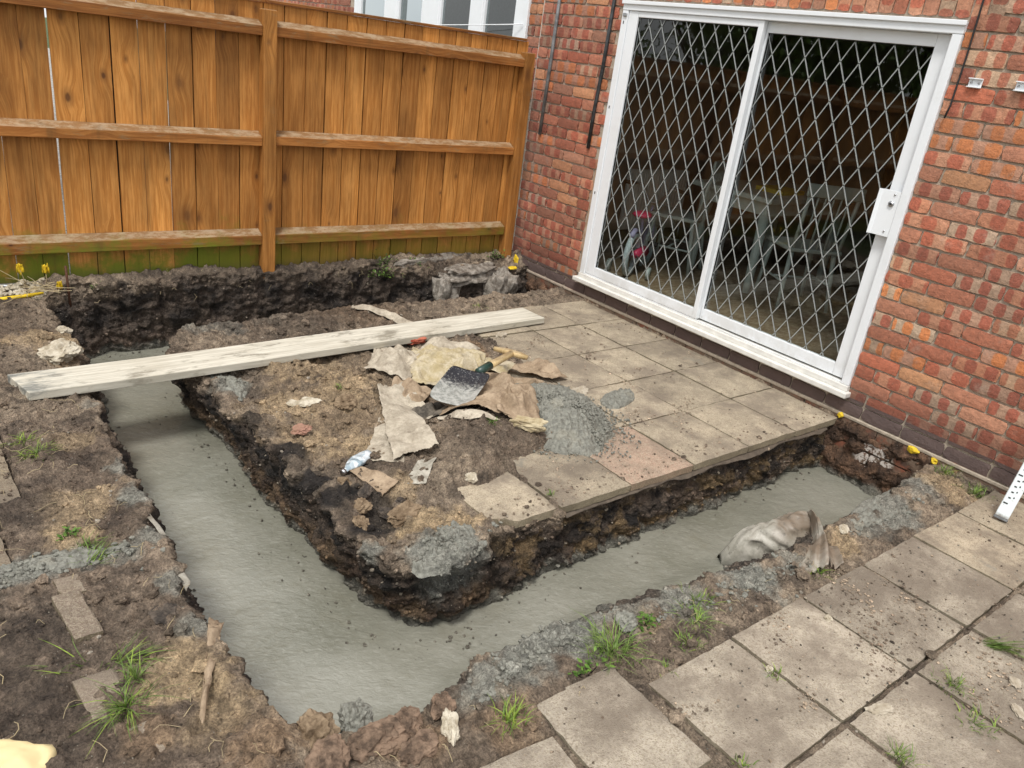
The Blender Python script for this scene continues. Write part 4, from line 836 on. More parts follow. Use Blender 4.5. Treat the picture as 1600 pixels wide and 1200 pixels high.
# yellow survey paint dabs
def dab(x, y, z, s, label, seed, sq=(1, 1, 1)):
    B, F = ICO2; V = B * (1 + .5 * fbm(B * 2 + seed, 3)[:, None]) * s * np.array(sq); tag(add('paint_dab', npmesh('paint_dab', V, F, M_YELLOW, False), None, (x, y, z)), label, 'paint mark')
dab(-.015, -2.845, .018, .017, 'yellow paint dab where the slab corner meets the wall', 1); dab(-.012, -3.265, .005, .022, 'larger yellow paint dab on the plinth above the trench', 2, (.6, 1.4, 1)); dab(-.012, -3.38, .0, .017, 'yellow paint dab on the plinth furthest right', 3)
dab(-.10, .02, .10, .030, 'yellow dab on the old concrete beside the fence end post', 4, (.4, 1, 1.3)); dab(-.21, -.09, .075, .035, 'flat yellow paint patch on top of the old foundation lump', 5, (1.3, .8, .3))

# ------------------------------------------------------------------ room behind the glass
M_RWALL = plain('room_wallpaper', (.20, .17, .14), .9, .1, 5); M_FLOORW = wood_material('laminate_floor', (.20, .14, .085), (.30, .22, .14), False); M_RADI = plain('radiator_white', (.62, .64, .62), .45, .05)
M_PALE = plain('painted_furniture', (.46, .52, .49), .5, .08); M_DARKC = plain('dark_curtain', (.035, .045, .05), .9, .3, 12, bump=.4); M_ORGC = plain('orange_curtain', (.09, .05, .03), .9, .25, 9, bump=.4)
def room(name, *a, mat=M_RWALL, **k): me = boxmesh(name, *a, mat); o = add(name, me); reparent(o, house); return o
room('room_floor', .10, 3.6, -3.4, .16, .10, .118, mat=M_FLOORW); room('room_wall', .10, 3.6, .16, .20, .0, 2.5); room('room_wall', 3.6, 3.7, -3.5, .20, 0, 2.5); room('room_wall', .10, 3.6, -3.5, -3.4, 0, 2.5); room('room_ceiling', .10, 3.7, -3.5, .20, 2.45, 2.55)
room('reveal', .0755, .10, DY0 + .005, DY1 - .005, .10, .185)
rad = empty('radiator', (1.5, .15, .12), label='white ridged panel radiator on the side wall of the room', cat='radiator')
add('panel', boxmesh('panel', -.40, .40, -.06, -.03, .17, .70, M_RADI, .006), rad)
for i in range(22): add('ridge', boxmesh('ridge', -.385 + i * .0357, -.37 + i * .0357, -.068, -.0605, .20, .67, M_RADI, .003), rad)
add('valve', tubemesh('valve', [(.42, -.045, .0), (.42, -.045, .22)], .012, M_STEEL), rad)
# dining table
tb = empty('dining_table', (1.75, -.95, .118), label='pale painted dining table inside the room', cat='table')
add('tabletop', boxmesh('tabletop', -.62, .62, -.38, .38, .71, .75, M_PALE, .006), tb); add('apron', boxmesh('apron', -.55, .55, -.32, .32, .61, .7095, M_PALE, .003), tb)
for sx in (-1, 1):
    for sy in (-1, 1): add('leg', tubemesh('leg', [(sx * .52, sy * .29, .609), (sx * .52, sy * .29, .1), (sx * .52, sy * .29, 0)], [.042, .032, .026], M_PALE, 10), tb)
def chair(x, y, rot, label):
    t = empty('dining_chair', (x, y, .118), (0, 0, rot), label=label, cat='chair', group='pale painted dining chairs')
    add('seat', boxmesh('seat', -.21, .21, -.20, .20, .43, .46, M_PALE, .008), t)
    for sx in (-1, 1):
        add('leg', tubemesh('leg', [(sx * .17, -.16, .429), (sx * .20, -.19, 0)], [.019, .014], M_PALE, 8), t); add('leg', tubemesh('leg', [(sx * .17, .16, .429), (sx * .20, .22, 0)], [.019, .014], M_PALE, 8), t)
        add('back_post', tubemesh('back_post', [(sx * .18, .18, .461), (sx * .19, .24, .84)], .015, M_PALE, 8), t); add('stretcher', tubemesh('stretcher', [(sx * .186, -.174, .2), (sx * .186, .188, .2)], .009, M_PALE, 8), t)
    add('stretcher', tubemesh('stretcher', [(-.18, 0, .2), (.18, 0, .2)], .009, M_PALE, 8), t); add('top_rail', boxmesh('top_rail', -.22, .22, .232, .255, .84, .93, M_PALE, .006), t)
    for k in range(5): add('back_slat', tubemesh('back_slat', [(-.12 + k * .06, .19, .461), (-.12 + k * .06, .238, .84)], .008, M_PALE, 6), t)
chair(1.15, -.50, math.radians(205), 'pale chair with slatted back at the left end of the table'); chair(1.40, -1.52, math.radians(150), 'pale chair pulled out at the near side of the table, behind the right pane')
add('newspaper_stack', boxmesh('newspaper_stack', 1.45, 1.75, -1.2, -.95, .8685, .90, plain('yellow_papers', (.50, .38, .05), .7, .3, 30)), label='yellow packets lying on the dining table', cat='packets')
def curtain(name, x, y0, y1, z0, z1, mat, label):
    ys = np.linspace(y0, y1, 90); V = []
    for yy in ys:
        for zz_ in (z0, z1): V.append((x + .03 * math.sin(yy * 55) + .012 * math.sin(yy * 23), yy, zz_))
    o = add(name, npmesh(name, V, gridfaces(90, 2), mat)); md = o.modifiers.new('thick', 'SOLIDIFY'); md.thickness = .004; tag(o, label, 'curtain')
curtain('curtain', 3.50, -1.9, -.9, .3, 2.35, M_ORGC, 'rust-brown curtain hanging on the far wall of the room'); curtain('curtain', 3.50, -3.3, -2.0, .15, 2.35, M_DARKC, 'dark curtain hanging in the right far corner of the room')
# child's bicycle
M_TYRE = plain('pale_tyre', (.50, .58, .60), .6, .25, 60, bump=.5); M_PINK = plain('pink_plastic', (.62, .04, .12), .4); M_BIKE = plain('lilac_frame', (.36, .34, .50), .4, .1)
bike = empty('child_bicycle', (.52, -.62, .118), (0, 0, math.radians(28)), label="small child's bicycle with pink saddle and stabilisers behind the left pane", cat='bicycle')
def ring(R_, r_, x_, name, mat, par):
    V = []; F = []
    for i in range(36):
        a = 2 * math.pi * i / 36
        for k in range(8):
            t = 2 * math.pi * k / 8; rr_ = R_ + r_ * math.cos(t); V.append((x_ + rr_ * math.cos(a), r_ * math.sin(t), R_ + r_ + rr_ * math.sin(a)))
    F = [(i * 8 + k, i * 8 + (k + 1) % 8, ((i + 1) % 36) * 8 + (k + 1) % 8, ((i + 1) % 36) * 8 + k) for i in range(36) for k in range(8)]
    return add(name, npmesh(name, V, F, mat), par)
WR, Wr = .150, .025
for xx in (0, .52):
    w_ = ring(WR, Wr, xx, 'wheel', M_TYRE, bike)
    sp = [tubemesh('s', [(xx, 0, WR + Wr), (xx + WR * math.cos(k * .785), 0, WR + Wr + WR * math.sin(k * .785))], .002, M_STEEL, 4) for k in range(8)]
    add('spokes', joinmeshes('spokes', sp, M_STEEL), w_)
def bt(name, pts, r, mat): return add(name, tubemesh(name, pts, r, mat, 8), bike)
bt('frame', [(0, 0, .175), (.24, 0, .16), (.42, 0, .42)], .014, M_BIKE); bt('seat_tube', [(.24, 0, .16), (.15, 0, .44)], .014, M_BIKE); bt('fork', [(.52, .035, .175), (.44, .02, .42), (.42, 0, .50)], .011, M_BIKE); bt('fork', [(.52, -.035, .175), (.44, -.02, .42)], .011, M_BIKE)
bt('handlebar', [(.40, -.24, .66), (.42, -.12, .66), (.42, -.04, .53), (.42, .04, .53), (.42, .12, .66), (.40, .24, .66)], .010, M_STEEL)
for s_ in (-1, 1): bt('grip', [(.40, s_ * .17, .66), (.38, s_ * .27, .655)], .015, M_BLACK)
B, Fb = ICO2; add('saddle', npmesh('saddle', np.c_[B[:, 0] * .11 + .14, B[:, 1] * .075 * (1 - .35 * B[:, 0]), B[:, 2] * .028 + .47], Fb, M_PINK), bike); bt('chain_guard', [(.0, -.03, .18), (.24, -.04, .17)], [.03, .045], M_PINK)
bt('mudguard', [(-.10, 0, .33), (-.02, 0, .362), (.08, 0, .34)], .022, M_BIKE)
for s_ in (-1, 1):
    bt('stabiliser_arm', [(0, s_ * .04, .175), (0, s_ * .16, .08)], .006, M_STEEL); bt('stabiliser_wheel', [(0, s_ * .15, .055), (0, s_ * .175, .055)], .05, M_PALE)
    bt('pedal', [(.24, s_ * .06, .16 - s_ * .08), (.24, s_ * .14, .16 - s_ * .08)], .016, M_BLACK)

# ------------------------------------------------------------------ neighbouring house behind the fence
nh = empty('neighbour_house', (0, 3, 0), label='red brick neighbouring house seen above the fence', cat='house')
def npart(name, me): o = add(name, me); reparent(o, nh); return o
WY0, WY1, WZ0, WZ1 = .372, 3.16, 1.05, 2.75
nw_ = npart('wall', joinmeshes('wall', [boxmesh('m', .02, .12, .206, WY0, -.2, 4.2, M_MORTAR), boxmesh('m', .02, .12, WY1, 8, -.2, 4.2, M_MORTAR), boxmesh('m', .02, .12, WY0, WY1, -.2, WZ0, M_MORTAR), boxmesh('m', .02, .12, WY0, WY1, WZ1, 4.2, M_MORTAR)], M_MORTAR))
M_BRICKN = M_BRICK
for zc in np.arange(1.33, 2.42, .075):
    k = int(round((zc - 1.33) / .075)); 
    if k % 2: lst = [(.292, .152)]
    else: lst = [(.250, .07), (.334, .075)]
    for yc, L in lst: add('brick', bricklib(L, .065, k % 5)[0], nw_, (.012, yc, zc))
    for j in range(6): yy = WY1 + .12 + j * .225 + (.1125 if k % 2 else 0); add('brick', bricklib(.215, .065, k % 5)[0], nw_, (.012, yy, zc))
npart('party_joint', boxmesh('party_joint', -.002, .05, .1955, .2055, -.2, 4.0, plain('pale_mastic', (.52, .45, .38), .8)))
win = empty('window'); win.parent = nh; win.matrix_parent_inverse = Matrix.Translation((0, -3, 0)); add('window_frame', boxmesh('window_frame', -.01, .05, WY0 + .001, WY0 + .14, WZ0, WZ1, M_WHITE, .004), win)
for a, b in ((.96 - .0, 1.115), (1.60, 1.86), (2.31, 2.53), (3.05, 3.155)): add('window_frame', boxmesh('window_frame', -.01, .05, a, b, WZ0, WZ1 - .07, M_WHITE, .006), win)
add('window_frame', boxmesh('window_frame', -.012, .05, WY0 + .14, 3.155, WZ1 - .069, WZ1, M_WHITE, .004), win)
for a, b in ((.512, .96), (1.115, 1.60), (1.86, 2.31), (2.53, 3.05)):
    add('sash', joinmeshes('sash', [boxmesh('s', .0, .04, a + .0005, a + .028, WZ0, WZ1 - .071, M_WHITE), boxmesh('s', .0, .04, b - .028, b - .0005, WZ0, WZ1 - .071, M_WHITE)], M_WHITE), win)
    add('glass_pane', npmesh('glass_pane', [(.02, a + .028, WZ0), (.02, b - .028, WZ0), (.02, b - .028, WZ1 - .07), (.02, a + .028, WZ1 - .07)], [(0, 3, 2, 1)], M_GLASS2, False), win)
npart('room_back', boxmesh('room_back', 1.6, 1.65, .2, 4, 0, 3, plain('dim_room', (.10, .10, .10), .9))); npart('room_side', boxmesh('room_side', .12, 1.6, .21, .25, 0, 3, plain('dim_room2', (.18, .18, .18), .9)))
add('blind', boxmesh('blind', .25, .26, 2.58, 2.98, 1.2, 2.6, plain('pale_blind', (.45, .52, .50), .7)), label='pale roller blind inside the leftmost pane of the far window', cat='blind')
add('clothes_line', tubemesh('clothes_line', [(-.25, 1.9, 1.70), (-.2, 1.2, 1.742), (-.1, .62, 1.79), (-.02, .40, 1.815)], .004, M_WHITE, 6), label='white washing line strung in front of the far window', cat='washing line')

# ------------------------------------------------------------------ fence
fence = empty('wooden_fence', (-2, .15, 0), label='orange-brown closeboard fence with posts and three rails', cat='fence')
def fpart(name, me, loc, rot=(0, 0, 0)): o = add(name, me, None, loc, rot); o.parent = fence; o.matrix_parent_inverse = Matrix.Translation((2, -.15, 0)); return o
BE = [-.11,-.138,-.238,-.373,-.509,-.644,-.772,-.911,-1.043,-1.177,-1.314,-1.451,-1.587,-1.721,-1.854,-1.995,-2.122,-2.269,-2.40,-2.534,-2.67,-2.811,-2.95,-3.094,-3.236,-3.366,-3.491,-3.62,-3.75,-3.88,-4.01]
e = BE[-1]
while e > -9.2: e -= .13; BE.append(e)
rf = np.random.default_rng(21)
def boardmesh(w, h, mat, t=.014, warp=0.0):
    n = 9; V = []
    for i in range(n):
        z = i / (n - 1) * h; dx = warp * math.sin(i / (n - 1) * math.pi)
        for (x, y) in ((-w / 2, 0), (w / 2, 0), (w / 2, t), (-w / 2, t)): V.append((x + dx + rf.normal(0, .0006), y, z))
    F = [(i * 4 + k, i * 4 + (k + 1) % 4, (i + 1) * 4 + (k + 1) % 4, (i + 1) * 4 + k) for i in range(n - 1) for k in range(4)] + [(3, 2, 1, 0), (n * 4 - 4, n * 4 - 3, n * 4 - 2, n * 4 - 1)]
    return npmesh('board', V, F, mat, False)
for i in range(1, len(BE) - 1):
    a, b = BE[i + 1], BE[i]; gapped = (a < -2.2 and rf.uniform() < .45) or a < -4.1; g = rf.uniform(.0028, .0040) if gapped else rf.uniform(.0052, .0078); w = (b - a) - g + rf.normal(0, .0004)
    zb = .125 + rf.uniform(-.006, .01) if a > -1.4 else .115 + rf.uniform(-.01, .01)
    tiltv = rf.normal(0, .0007) + (.0016 if a < -2.3 else 0)
    fpart('board', boardmesh(max(w, .02), 1.698 - zb, M_BOARD, warp=rf.normal(0, .0015)), ((a + b) / 2, .152 + rf.uniform(0, .004), zb), (0, tiltv, 0))
    if not gapped: fpart('seam_shade_strip', boxmesh('seam_shade_strip', -.018, .018, 0, .008, 0, 1.698 - zb, M_STRIP), (a, .1725, zb))  # added dark strip behind a closed seam, so the gap reads as shade
def beam(name, x0, x1, y0, y1, z0, z1, mat, bev=.005):
    cx_, cy_, cz_ = (x0 + x1) / 2, (y0 + y1) / 2, (z0 + z1) / 2
    me = boxmesh(name, x0 - cx_, x1 - cx_, y0 - cy_, y1 - cy_, z0 - cz_, z1 - cz_, mat, bev, 1); return me, (cx_, cy_, cz_)
def grain_beam(name, x0, x1, y0, y1, z0, z1, mat, rot=0):
    # built upright and laid down so the grain runs along its length
    L = x1 - x0; zc_ = (z0 + z1) / 2; yc_ = (y0 + y1) / 2; prof = [(z0, y1), (z0, y0 + .004), (z0 + .003, y0), (z1 - .028, y0), (z1 - .024, y0 + .004), (z1 + .004, y1)]; nn = 14; V = []
    for i in range(nn):
        for q, (pz_, py_) in enumerate(prof): V.append((-(pz_ - zc_) + rf.normal(0, .0007), py_ - yc_ + rf.normal(0, .0005), (i / (nn - 1) - .5) * L))
    F = [(i * 6 + k, i * 6 + (k + 1) % 6, (i + 1) * 6 + (k + 1) % 6, (i + 1) * 6 + k) for i in range(nn - 1) for k in range(6)] + [tuple(range(5, -1, -1)), tuple(range((nn - 1) * 6, nn * 6))]; me = npmesh(name, V, F, mat, False)
    return fpart(name, me, ((x0 + x1) / 2, (y0 + y1) / 2, (z0 + z1) / 2), (0, math.pi / 2 + rot, 0))
for (xa, xb) in ((-2.068, -.205), (-4.05, -2.152), (-6.05, -4.132), (-8.05, -6.132)):
    for z0_, z1_, dz in ((1.525, 1.605, .004), (.906, .984, 0), (.292, .380, -.004)): grain_beam('rail', xa, xb, .088, .1515, z0_, z1_, M_RAIL, rf.normal(0, .002))
    fpart('cap', *[boxmesh('cap', -(.018) / 2, .018 / 2, -.026, .026, -(xb - xa + .08) / 2, (xb - xa + .08) / 2, M_RAIL, .003)], ((xa + xb) / 2, .163, 1.708), (0, math.pi / 2, 0))
for px_, zt_, lean in ((-2.110, 1.665, 0), (-.160, 1.625, -.010), (-4.092, 1.68, 0), (-6.092, 1.68, 0), (-8.09, 1.68, 0)):
    me = boxmesh('post', -.040, .040, -.04, .04, -.80, .80, M_POST, .006, 2); fpart('post', me, (px_, .108, zt_ - .8), (0, lean, 0))
# second fence closing the garden (seen in the glass)
f2 = empty('garden_fence', (-9.3, -4, 0), label='weathered boundary fence at the far side of the garden behind the camera', cat='fence')
for i in range(62): me = boardmesh(.125, 1.65, M_BOARD); add('board', me, f2, (0, 4.0 - i * .13, 0), (0, 0, math.pi / 2))
# trees beyond the side fence, mirrored in the panes
M_BARK = plain('bark', (.09, .07, .05), .95, .4, 12, bump=.6)
def tree(x, y, h, r, n, label, seed):
    rt = np.random.default_rng(seed); t = empty('tree', (x, y, 0), label=label, cat='tree')
    limbs = [tubemesh('l', [(0, 0, 0), (.05, .03, h * .3), (0, 0, h * .7)], [.12, .09, .04], M_BARK)]
    for k in range(7): a = k * .9 + .3; limbs.append(tubemesh('l', [(0, 0, h * (.25 + .05 * k)), (r * .45 * math.cos(a), r * .45 * math.sin(a), h * (.45 + .06 * k)), (r * .8 * math.cos(a), r * .8 * math.sin(a), h * (.6 + .05 * k))], [.05, .03, .012], M_BARK, 6))
    add('trunk', joinmeshes('trunk', limbs, M_BARK, True), t)
    cl = rt.normal(size=(60, 3)) * np.array([r * .42, r * .42, h * .16]) + [0, 0, h * .68]; P = np.repeat(cl, n // 60, 0) + rt.normal(size=(n // 60 * 60, 3)) * .17
    a = rt.normal(size=P.shape); a /= np.linalg.norm(a, axis=1)[:, None]; b = np.cross(a, rt.normal(size=P.shape)); b /= np.linalg.norm(b, axis=1)[:, None]; s = rt.uniform(.03, .06, (len(P), 1))
    V = np.stack([P - a * s, P + b * s * .5, P + a * s, P - b * s * .5], 1).reshape(-1, 3); c = np.repeat(rt.uniform(.5, 1.6, (len(P), 1)) * np.ones(3), 4, 0)
    add('crown', npmesh('crown', V, np.arange(len(V)).reshape(-1, 4), M_LEAF, False, c), t, kind='stuff')
tree(-4.6, 1.9, 3.6, 1.3, 9000, 'bushy tree beyond the side fence, nearest the house', 1); tree(-6.6, 1.6, 3.1, 1.2, 9000, 'middle of the bushy trees beyond the side fence', 2); tree(-8.8, 2.2, 4.0, 1.6, 9000, 'tallest bushy tree beyond the side fence corner', 3); tree(-11.2, -1.5, 4.4, 1.8, 9000, 'broad tree beyond the far garden fence', 4); tree(-11.0, -5, 3.9, 1.7, 7000, 'second tree beyond the far garden fence', 5)

# ------------------------------------------------------------------ plank
pl = Vector((-3.668, -1.125, .062)); pr_ = Vector((-.700, -.955, .026)); ax = (pr_ - pl); L = ax.length
bm = bmesh.new(); nseg = 60; W2, T2 = .112, .019
V = []; F = []
for i in range(nseg + 1):
    t = i / nseg; x = (t - .5) * L; sag = -.012 * math.sin(math.pi * min(1, t * 2.2)) if t < .4545 else 0
    for (yy, zz_) in ((-W2, -T2), (W2, -T2), (W2, T2), (-W2, T2)):
        xe = x + (-.035 if (i == 0 and yy > 0) else 0)
        q = float(perlin(np.array([[x * 3, yy * 9, zz_ * 9]]))[0]); V.append((xe, yy * (1 - .012 * q), zz_ + sag * .4 + .001 * q))
F = [(i * 4 + k, (i + 1) * 4 + k, (i + 1) * 4 + (k + 1) % 4, i * 4 + (k + 1) % 4) for i in range(nseg) for k in range(4)] + [(0, 1, 2, 3), (nseg * 4 + 3, nseg * 4 + 2, nseg * 4 + 1, nseg * 4)]
me = npmesh('plank', V, F, M_PLANK, False); po = add('plank', me, None, (pl + pr_) / 2, label='long pale scaffold board bridging the trench onto the paving', cat='plank'); po.rotation_euler = ax.to_track_quat('X', 'Z').to_euler()
bv = po.modifiers.new('bev', 'BEVEL'); bv.width = .003; bv.segments = 2; bv.limit_method = 'ANGLE'

# ------------------------------------------------------------------ heap of concrete on the paving
def heap(name, cxy, rx, ry, H, rot, label, n=210, base=0.0):
    us = np.linspace(-1.15, 1.15, n); a, b = np.meshgrid(us, us, indexing='ij'); r = np.sqrt(a ** 2 + b ** 2).ravel(); th = np.arctan2(b, a).ravel()
    rr_ = r / (1 + .14 * fbm(P3(np.cos(th) * 1.5, np.sin(th) * 1.5, H * 40), 3)); z = H * np.clip(1 - rr_ ** 1.8, -.3, 1) ** 1
    X = a.ravel() * rx; Y_ = b.ravel() * ry; P = P3(X, Y_, .5); z = np.where(rr_ < 1, H * (1 - rr_ ** 1.7), -.01 - .05 * (rr_ - 1))
    z = z + (billow(P * 17, 3, .6) * .0095 + np.clip(perlin(P * 36), -.1, 1) * .013 + fbm(P * 90, 2) * .003) * sst(1.12, .92, rr_) 
    ca, sa = math.cos(rot), math.sin(rot); V = np.stack([X * ca - Y_ * sa, X * sa + Y_ * ca, z], 1)
    F = gridfaces(n, n); k = rr_ < 1.12; F = F[k[F].all(1)]; u = np.unique(F); rm = -np.ones(len(V), int); rm[u] = np.arange(len(u))
    o = add(name, npmesh(name, V[u], rm[F], M_CEM, True), None, (cxy[0], cxy[1], base), label=label, cat='concrete')
    return o
hp_ = heap('concrete_heap', (-1.575, -2.19), .29, .36, .135, -.25, 'grey lumpy heap of wet concrete tipped on the paving')
x = rng.normal(-1.575, .165, 3600); y = rng.normal(-2.19, .20, 3600); rr_ = np.sqrt(((x + 1.575) / .29) ** 2 + ((y + 2.19) / .36) ** 2); s = .003 + .0065 * rng.power(.45, 3600)
crumbs('heap_grit', np.stack([x, y, .006 + np.clip(.135 * (1 - rr_ ** 1.7), 0, 1) + s * .2], 1)[rr_ < 1.35], s[rr_ < 1.35], M_CEM, None, .8, kind='stuff', label='loose aggregate on and around the concrete heap')
heap('concrete_splat', (-1.09, -2.16), .15, .07, .010, .35, 'thin dark splash of concrete on the paving right of the heap', 60, .002)
heap('concrete_crust', (-2.645, -2.845), .16, .10, .035, .3, 'rounded crust of grey concrete capping the front corner of the island', 150, .0)
heap('concrete_smear', (-3.86, -2.43), .22, .06, .022, .06, 'grey concrete smear spread over the soil at the left picture edge', 110, .035)
heap('concrete_smear', (-2.85, -1.26), .07, .14, .02, .1, 'pale grey concrete smear on the island edge beside the plank', 70, -.01)
heap('concrete_bank', (-.72, -3.48), .30, .07, .018, .05, 'smooth grey concrete slop on the front bank near the wall', 90, -.02)

# ------------------------------------------------------------------ paper sacks and sheets
def sheet(name, corners, mat, label, cat='paper sack', amp=.012, seed=0, n=48, lift=.006, bulge=0.0, rag=.03, freq=1.0, zs=None, ridge=None):
    """crumpled sheet: bilinear patch between four ground points with sharp random creases and ragged edges"""
    r = np.random.default_rng(seed + 100); u = np.linspace(0, 1, n); a, b = np.meshgrid(u, u, indexing='ij'); a, b = a.ravel(), b.ravel(); A, B_, C_, D_ = [np.array(c[:2]) for c in corners]
    P = (A * ((1 - a) * (1 - b))[:, None] + B_ * (a * (1 - b))[:, None] + C_ * (a * b)[:, None] + D_ * ((1 - a) * b)[:, None])
    cen = P.mean(0); e = np.minimum(np.minimum(a, 1 - a), np.minimum(b, 1 - b)); k = 1 - rag * 6 * np.clip(.18 - e, 0, 1) * (.5 + fbm(P3(P[:, 0] * 14, P[:, 1] * 14, seed), 4, .65) * 2.2); P = cen + (P - cen) * k[:, None]
    z = 0
    for q in range(9):
        th = r.uniform(0, math.pi); f = r.uniform(3.5, 14) * freq; ph = r.uniform(0, 1); t = (P[:, 0] * math.cos(th) + P[:, 1] * math.sin(th)) * f + ph + .55 * fbm(P3(P[:, 0] * 4, P[:, 1] * 4, seed + q), 2)
        tri = np.abs((t % 1) * 2 - 1); z = z + tri * (11 / (f / freq + 4)) * r.uniform(.4, 1) * .28
    z = z + .42 * (1 - np.abs(fbm(P3(P[:, 0] * 6 * freq, P[:, 1] * 6 * freq, seed * 2.2), 2, .5)) * 3.2); z = (z - z.mean()) * amp * 1.45 * (.35 + .65 * sst(0, .16, e)) + bulge * np.sin(np.pi * a) * np.sin(np.pi * b)
    zc_ = np.zeros(len(a)) if zs is None else zs[0] * (1 - a) * (1 - b) + zs[1] * a * (1 - b) + zs[2] * a * b + zs[3] * (1 - a) * b
    g = hbase(P[:, 0], P[:, 1]); g = np.where(inslab(P[:, 0], P[:, 1]) & (P[:, 0] > -3.7), np.maximum(g, 0), g) + fbm(P3(P[:, 0], P[:, 1]) * 4.5, 3) * .02
    Z = np.maximum(g + lift + amp * .9 + zc_ + z, g + lift); V = np.stack([P[:, 0], P[:, 1], Z], 1); o3 = V.mean(0); V = V - o3
    o = add(name, npmesh(name, V, gridfaces(n, n), mat, True), None, tuple(o3), label=label, cat=cat); md = o.modifiers.new('thick', 'SOLIDIFY'); md.thickness = .0022
    return o
sheet('paper_sack', [(-2.24,-1.62),(-2.08,-1.60),(-2.33,-2.31),(-2.54,-2.30)], M_PAPER, 'long flat torn cement sack lying uppermost left of the shovel', 'paper sack', .010, 1, 70, .030, .02)
sheet('paper_sack', [(-2.36,-1.86),(-2.30,-2.0),(-2.50,-2.32),(-2.63,-2.20)], M_PAPER, 'lower torn sack sheet sticking out left beneath the long one', 'paper sack', .008, 2, 50, .010)
sheet('paper_scrap', [(-2.44,-2.33),(-2.37,-2.36),(-2.50,-2.49),(-2.57,-2.44)], M_PAPERG, 'small greyish sack end poking from under the long sheet', 'paper scrap', .007, 3, 36, .008)
sheet('paper_sack', [(-2.22,-1.44),(-1.96,-1.10),(-1.78,-1.34),(-2.06,-1.62)], M_PAPER, 'crumpled pale sack with dark folds, leftmost behind the shovel', 'paper sack', .034, 4, 60, .012, .05, .03, 1.2)
sheet('paper_sack', [(-2.06,-1.62),(-1.80,-1.22),(-1.46,-1.46),(-1.76,-1.86)], M_PAPERY, 'yellowed crumpled sack standing behind the shovel blade', 'paper sack', .040, 5, 90, .012, .07, .03, 1.1)
sheet('paper_sack', [(-1.78,-1.22),(-1.60,-1.14),(-1.42,-1.36),(-1.60,-1.46)], M_PAPER, 'pale crumpled sack end behind the yellowed one', 'paper sack', .028, 6, 48, .012, .04)
sheet('cloth_sack', [(-2.16,-2.06),(-1.70,-1.60),(-1.44,-1.84),(-1.90,-2.32)], M_PAPER2, 'brown creased sack beneath the shovel blade', 'sack', .030, 7, 110, .014, .045, .03, 1.0)
sheet('cloth_sack', [(-1.98,-2.24),(-1.76,-1.96),(-1.58,-2.06),(-1.80,-2.34)], M_PAPER2, 'brown knotted sack mouth beside the concrete heap', 'sack', .040, 8, 64, .012, .06, .02, 1.5)
sheet('cloth_sack', [(-1.46,-1.66),(-1.20,-1.62),(-1.18,-1.86),(-1.30,-1.86)], M_PAPER2, 'pinkish-brown twisted sack end above the concrete heap', 'sack', .026, 9, 56, .010, .03, .03, 1.2)
sheet('paper_scrap', [(-2.22,-1.93),(-2.12,-2.02),(-1.98,-2.29),(-2.12,-2.24)], M_PAPER, 'leaf-shaped torn sack strip below the shovel', 'paper scrap', .010, 10, 48, .012, .01)
sheet('paper_scrap', [(-2.14,-1.72),(-2.06,-1.66),(-2.10,-1.86),(-2.18,-1.90)], M_PAPER, 'small torn pale scrap between the long sack and the shovel', 'paper scrap', .010, 11, 30, .03)
sheet('paper_scrap', [(-1.80,-.46),(-1.74,-.40),(-1.50,-.88),(-1.62,-.80)], M_PAPER, 'twisted pale sack strip lying beyond the plank', 'paper scrap', .018, 12, 48, .014, .03)
sheet('paper_scrap', [(-2.72,-2.20),(-2.66,-2.24),(-2.58,-2.42),(-2.68,-2.46)], M_PAPER2, 'folded brown sack corner near the crushed bottle', 'paper scrap', .012, 13, 30, .010)
sheet('paper_scrap', [(-3.435,-2.90),(-3.475,-2.89),(-3.61,-3.235),(-3.598,-3.235)], M_PAPER2, 'soaked grey-brown strip of sack hanging over the left trench lip', 'paper scrap', .020, 14, 70, .010, .012, .09, 1.3)
sheet('paper_scrap', [(-3.495,-2.20),(-3.48,-2.18),(-3.46,-2.44),(-3.475,-2.48)], M_PAPERW, 'cement-coated membrane strip along the left trench lip', 'paper scrap', .008, 15, 44, .008)
sheet('paper_scrap', [(-3.49,-2.52),(-3.47,-2.52),(-3.46,-2.68),(-3.485,-2.72)], M_PAPERW, 'short cement-coated flap on the left trench lip', 'paper scrap', .010, 16, 36, .0)

sheet('paper_scrap', [(-2.18,-1.62),(-2.06,-1.52),(-1.98,-1.72),(-2.10,-1.82)], M_PAPER2, 'dark muddy sack fold between the cream and yellowed sacks', 'paper scrap', .026, 17, 50, .010, .02, .03, 1.4)
sheet('paper_scrap', [(-2.26,-1.86),(-2.08,-1.84),(-2.02,-2.04),(-2.20,-2.06)], M_MUDS, 'dark wet mess of sack under the left corner of the shovel', 'paper scrap', .030, 18, 50, .008, .02, .03, 1.6)
sheet('paper_scrap', [(-1.62,-1.52),(-1.44,-1.46),(-1.38,-1.64),(-1.52,-1.72)], M_PAPERY, 'yellowish sack fold under the shovel shaft', 'paper scrap', .022, 19, 44, .010, .02)
sheet('paper_scrap', [(-1.70,-1.98),(-1.56,-1.84),(-1.42,-1.98),(-1.54,-2.10)], M_PAPER2, 'brown rolled sack edge touching the upper left of the concrete heap', 'paper scrap', .028, 20, 50, .030, .03, .03, 1.5)
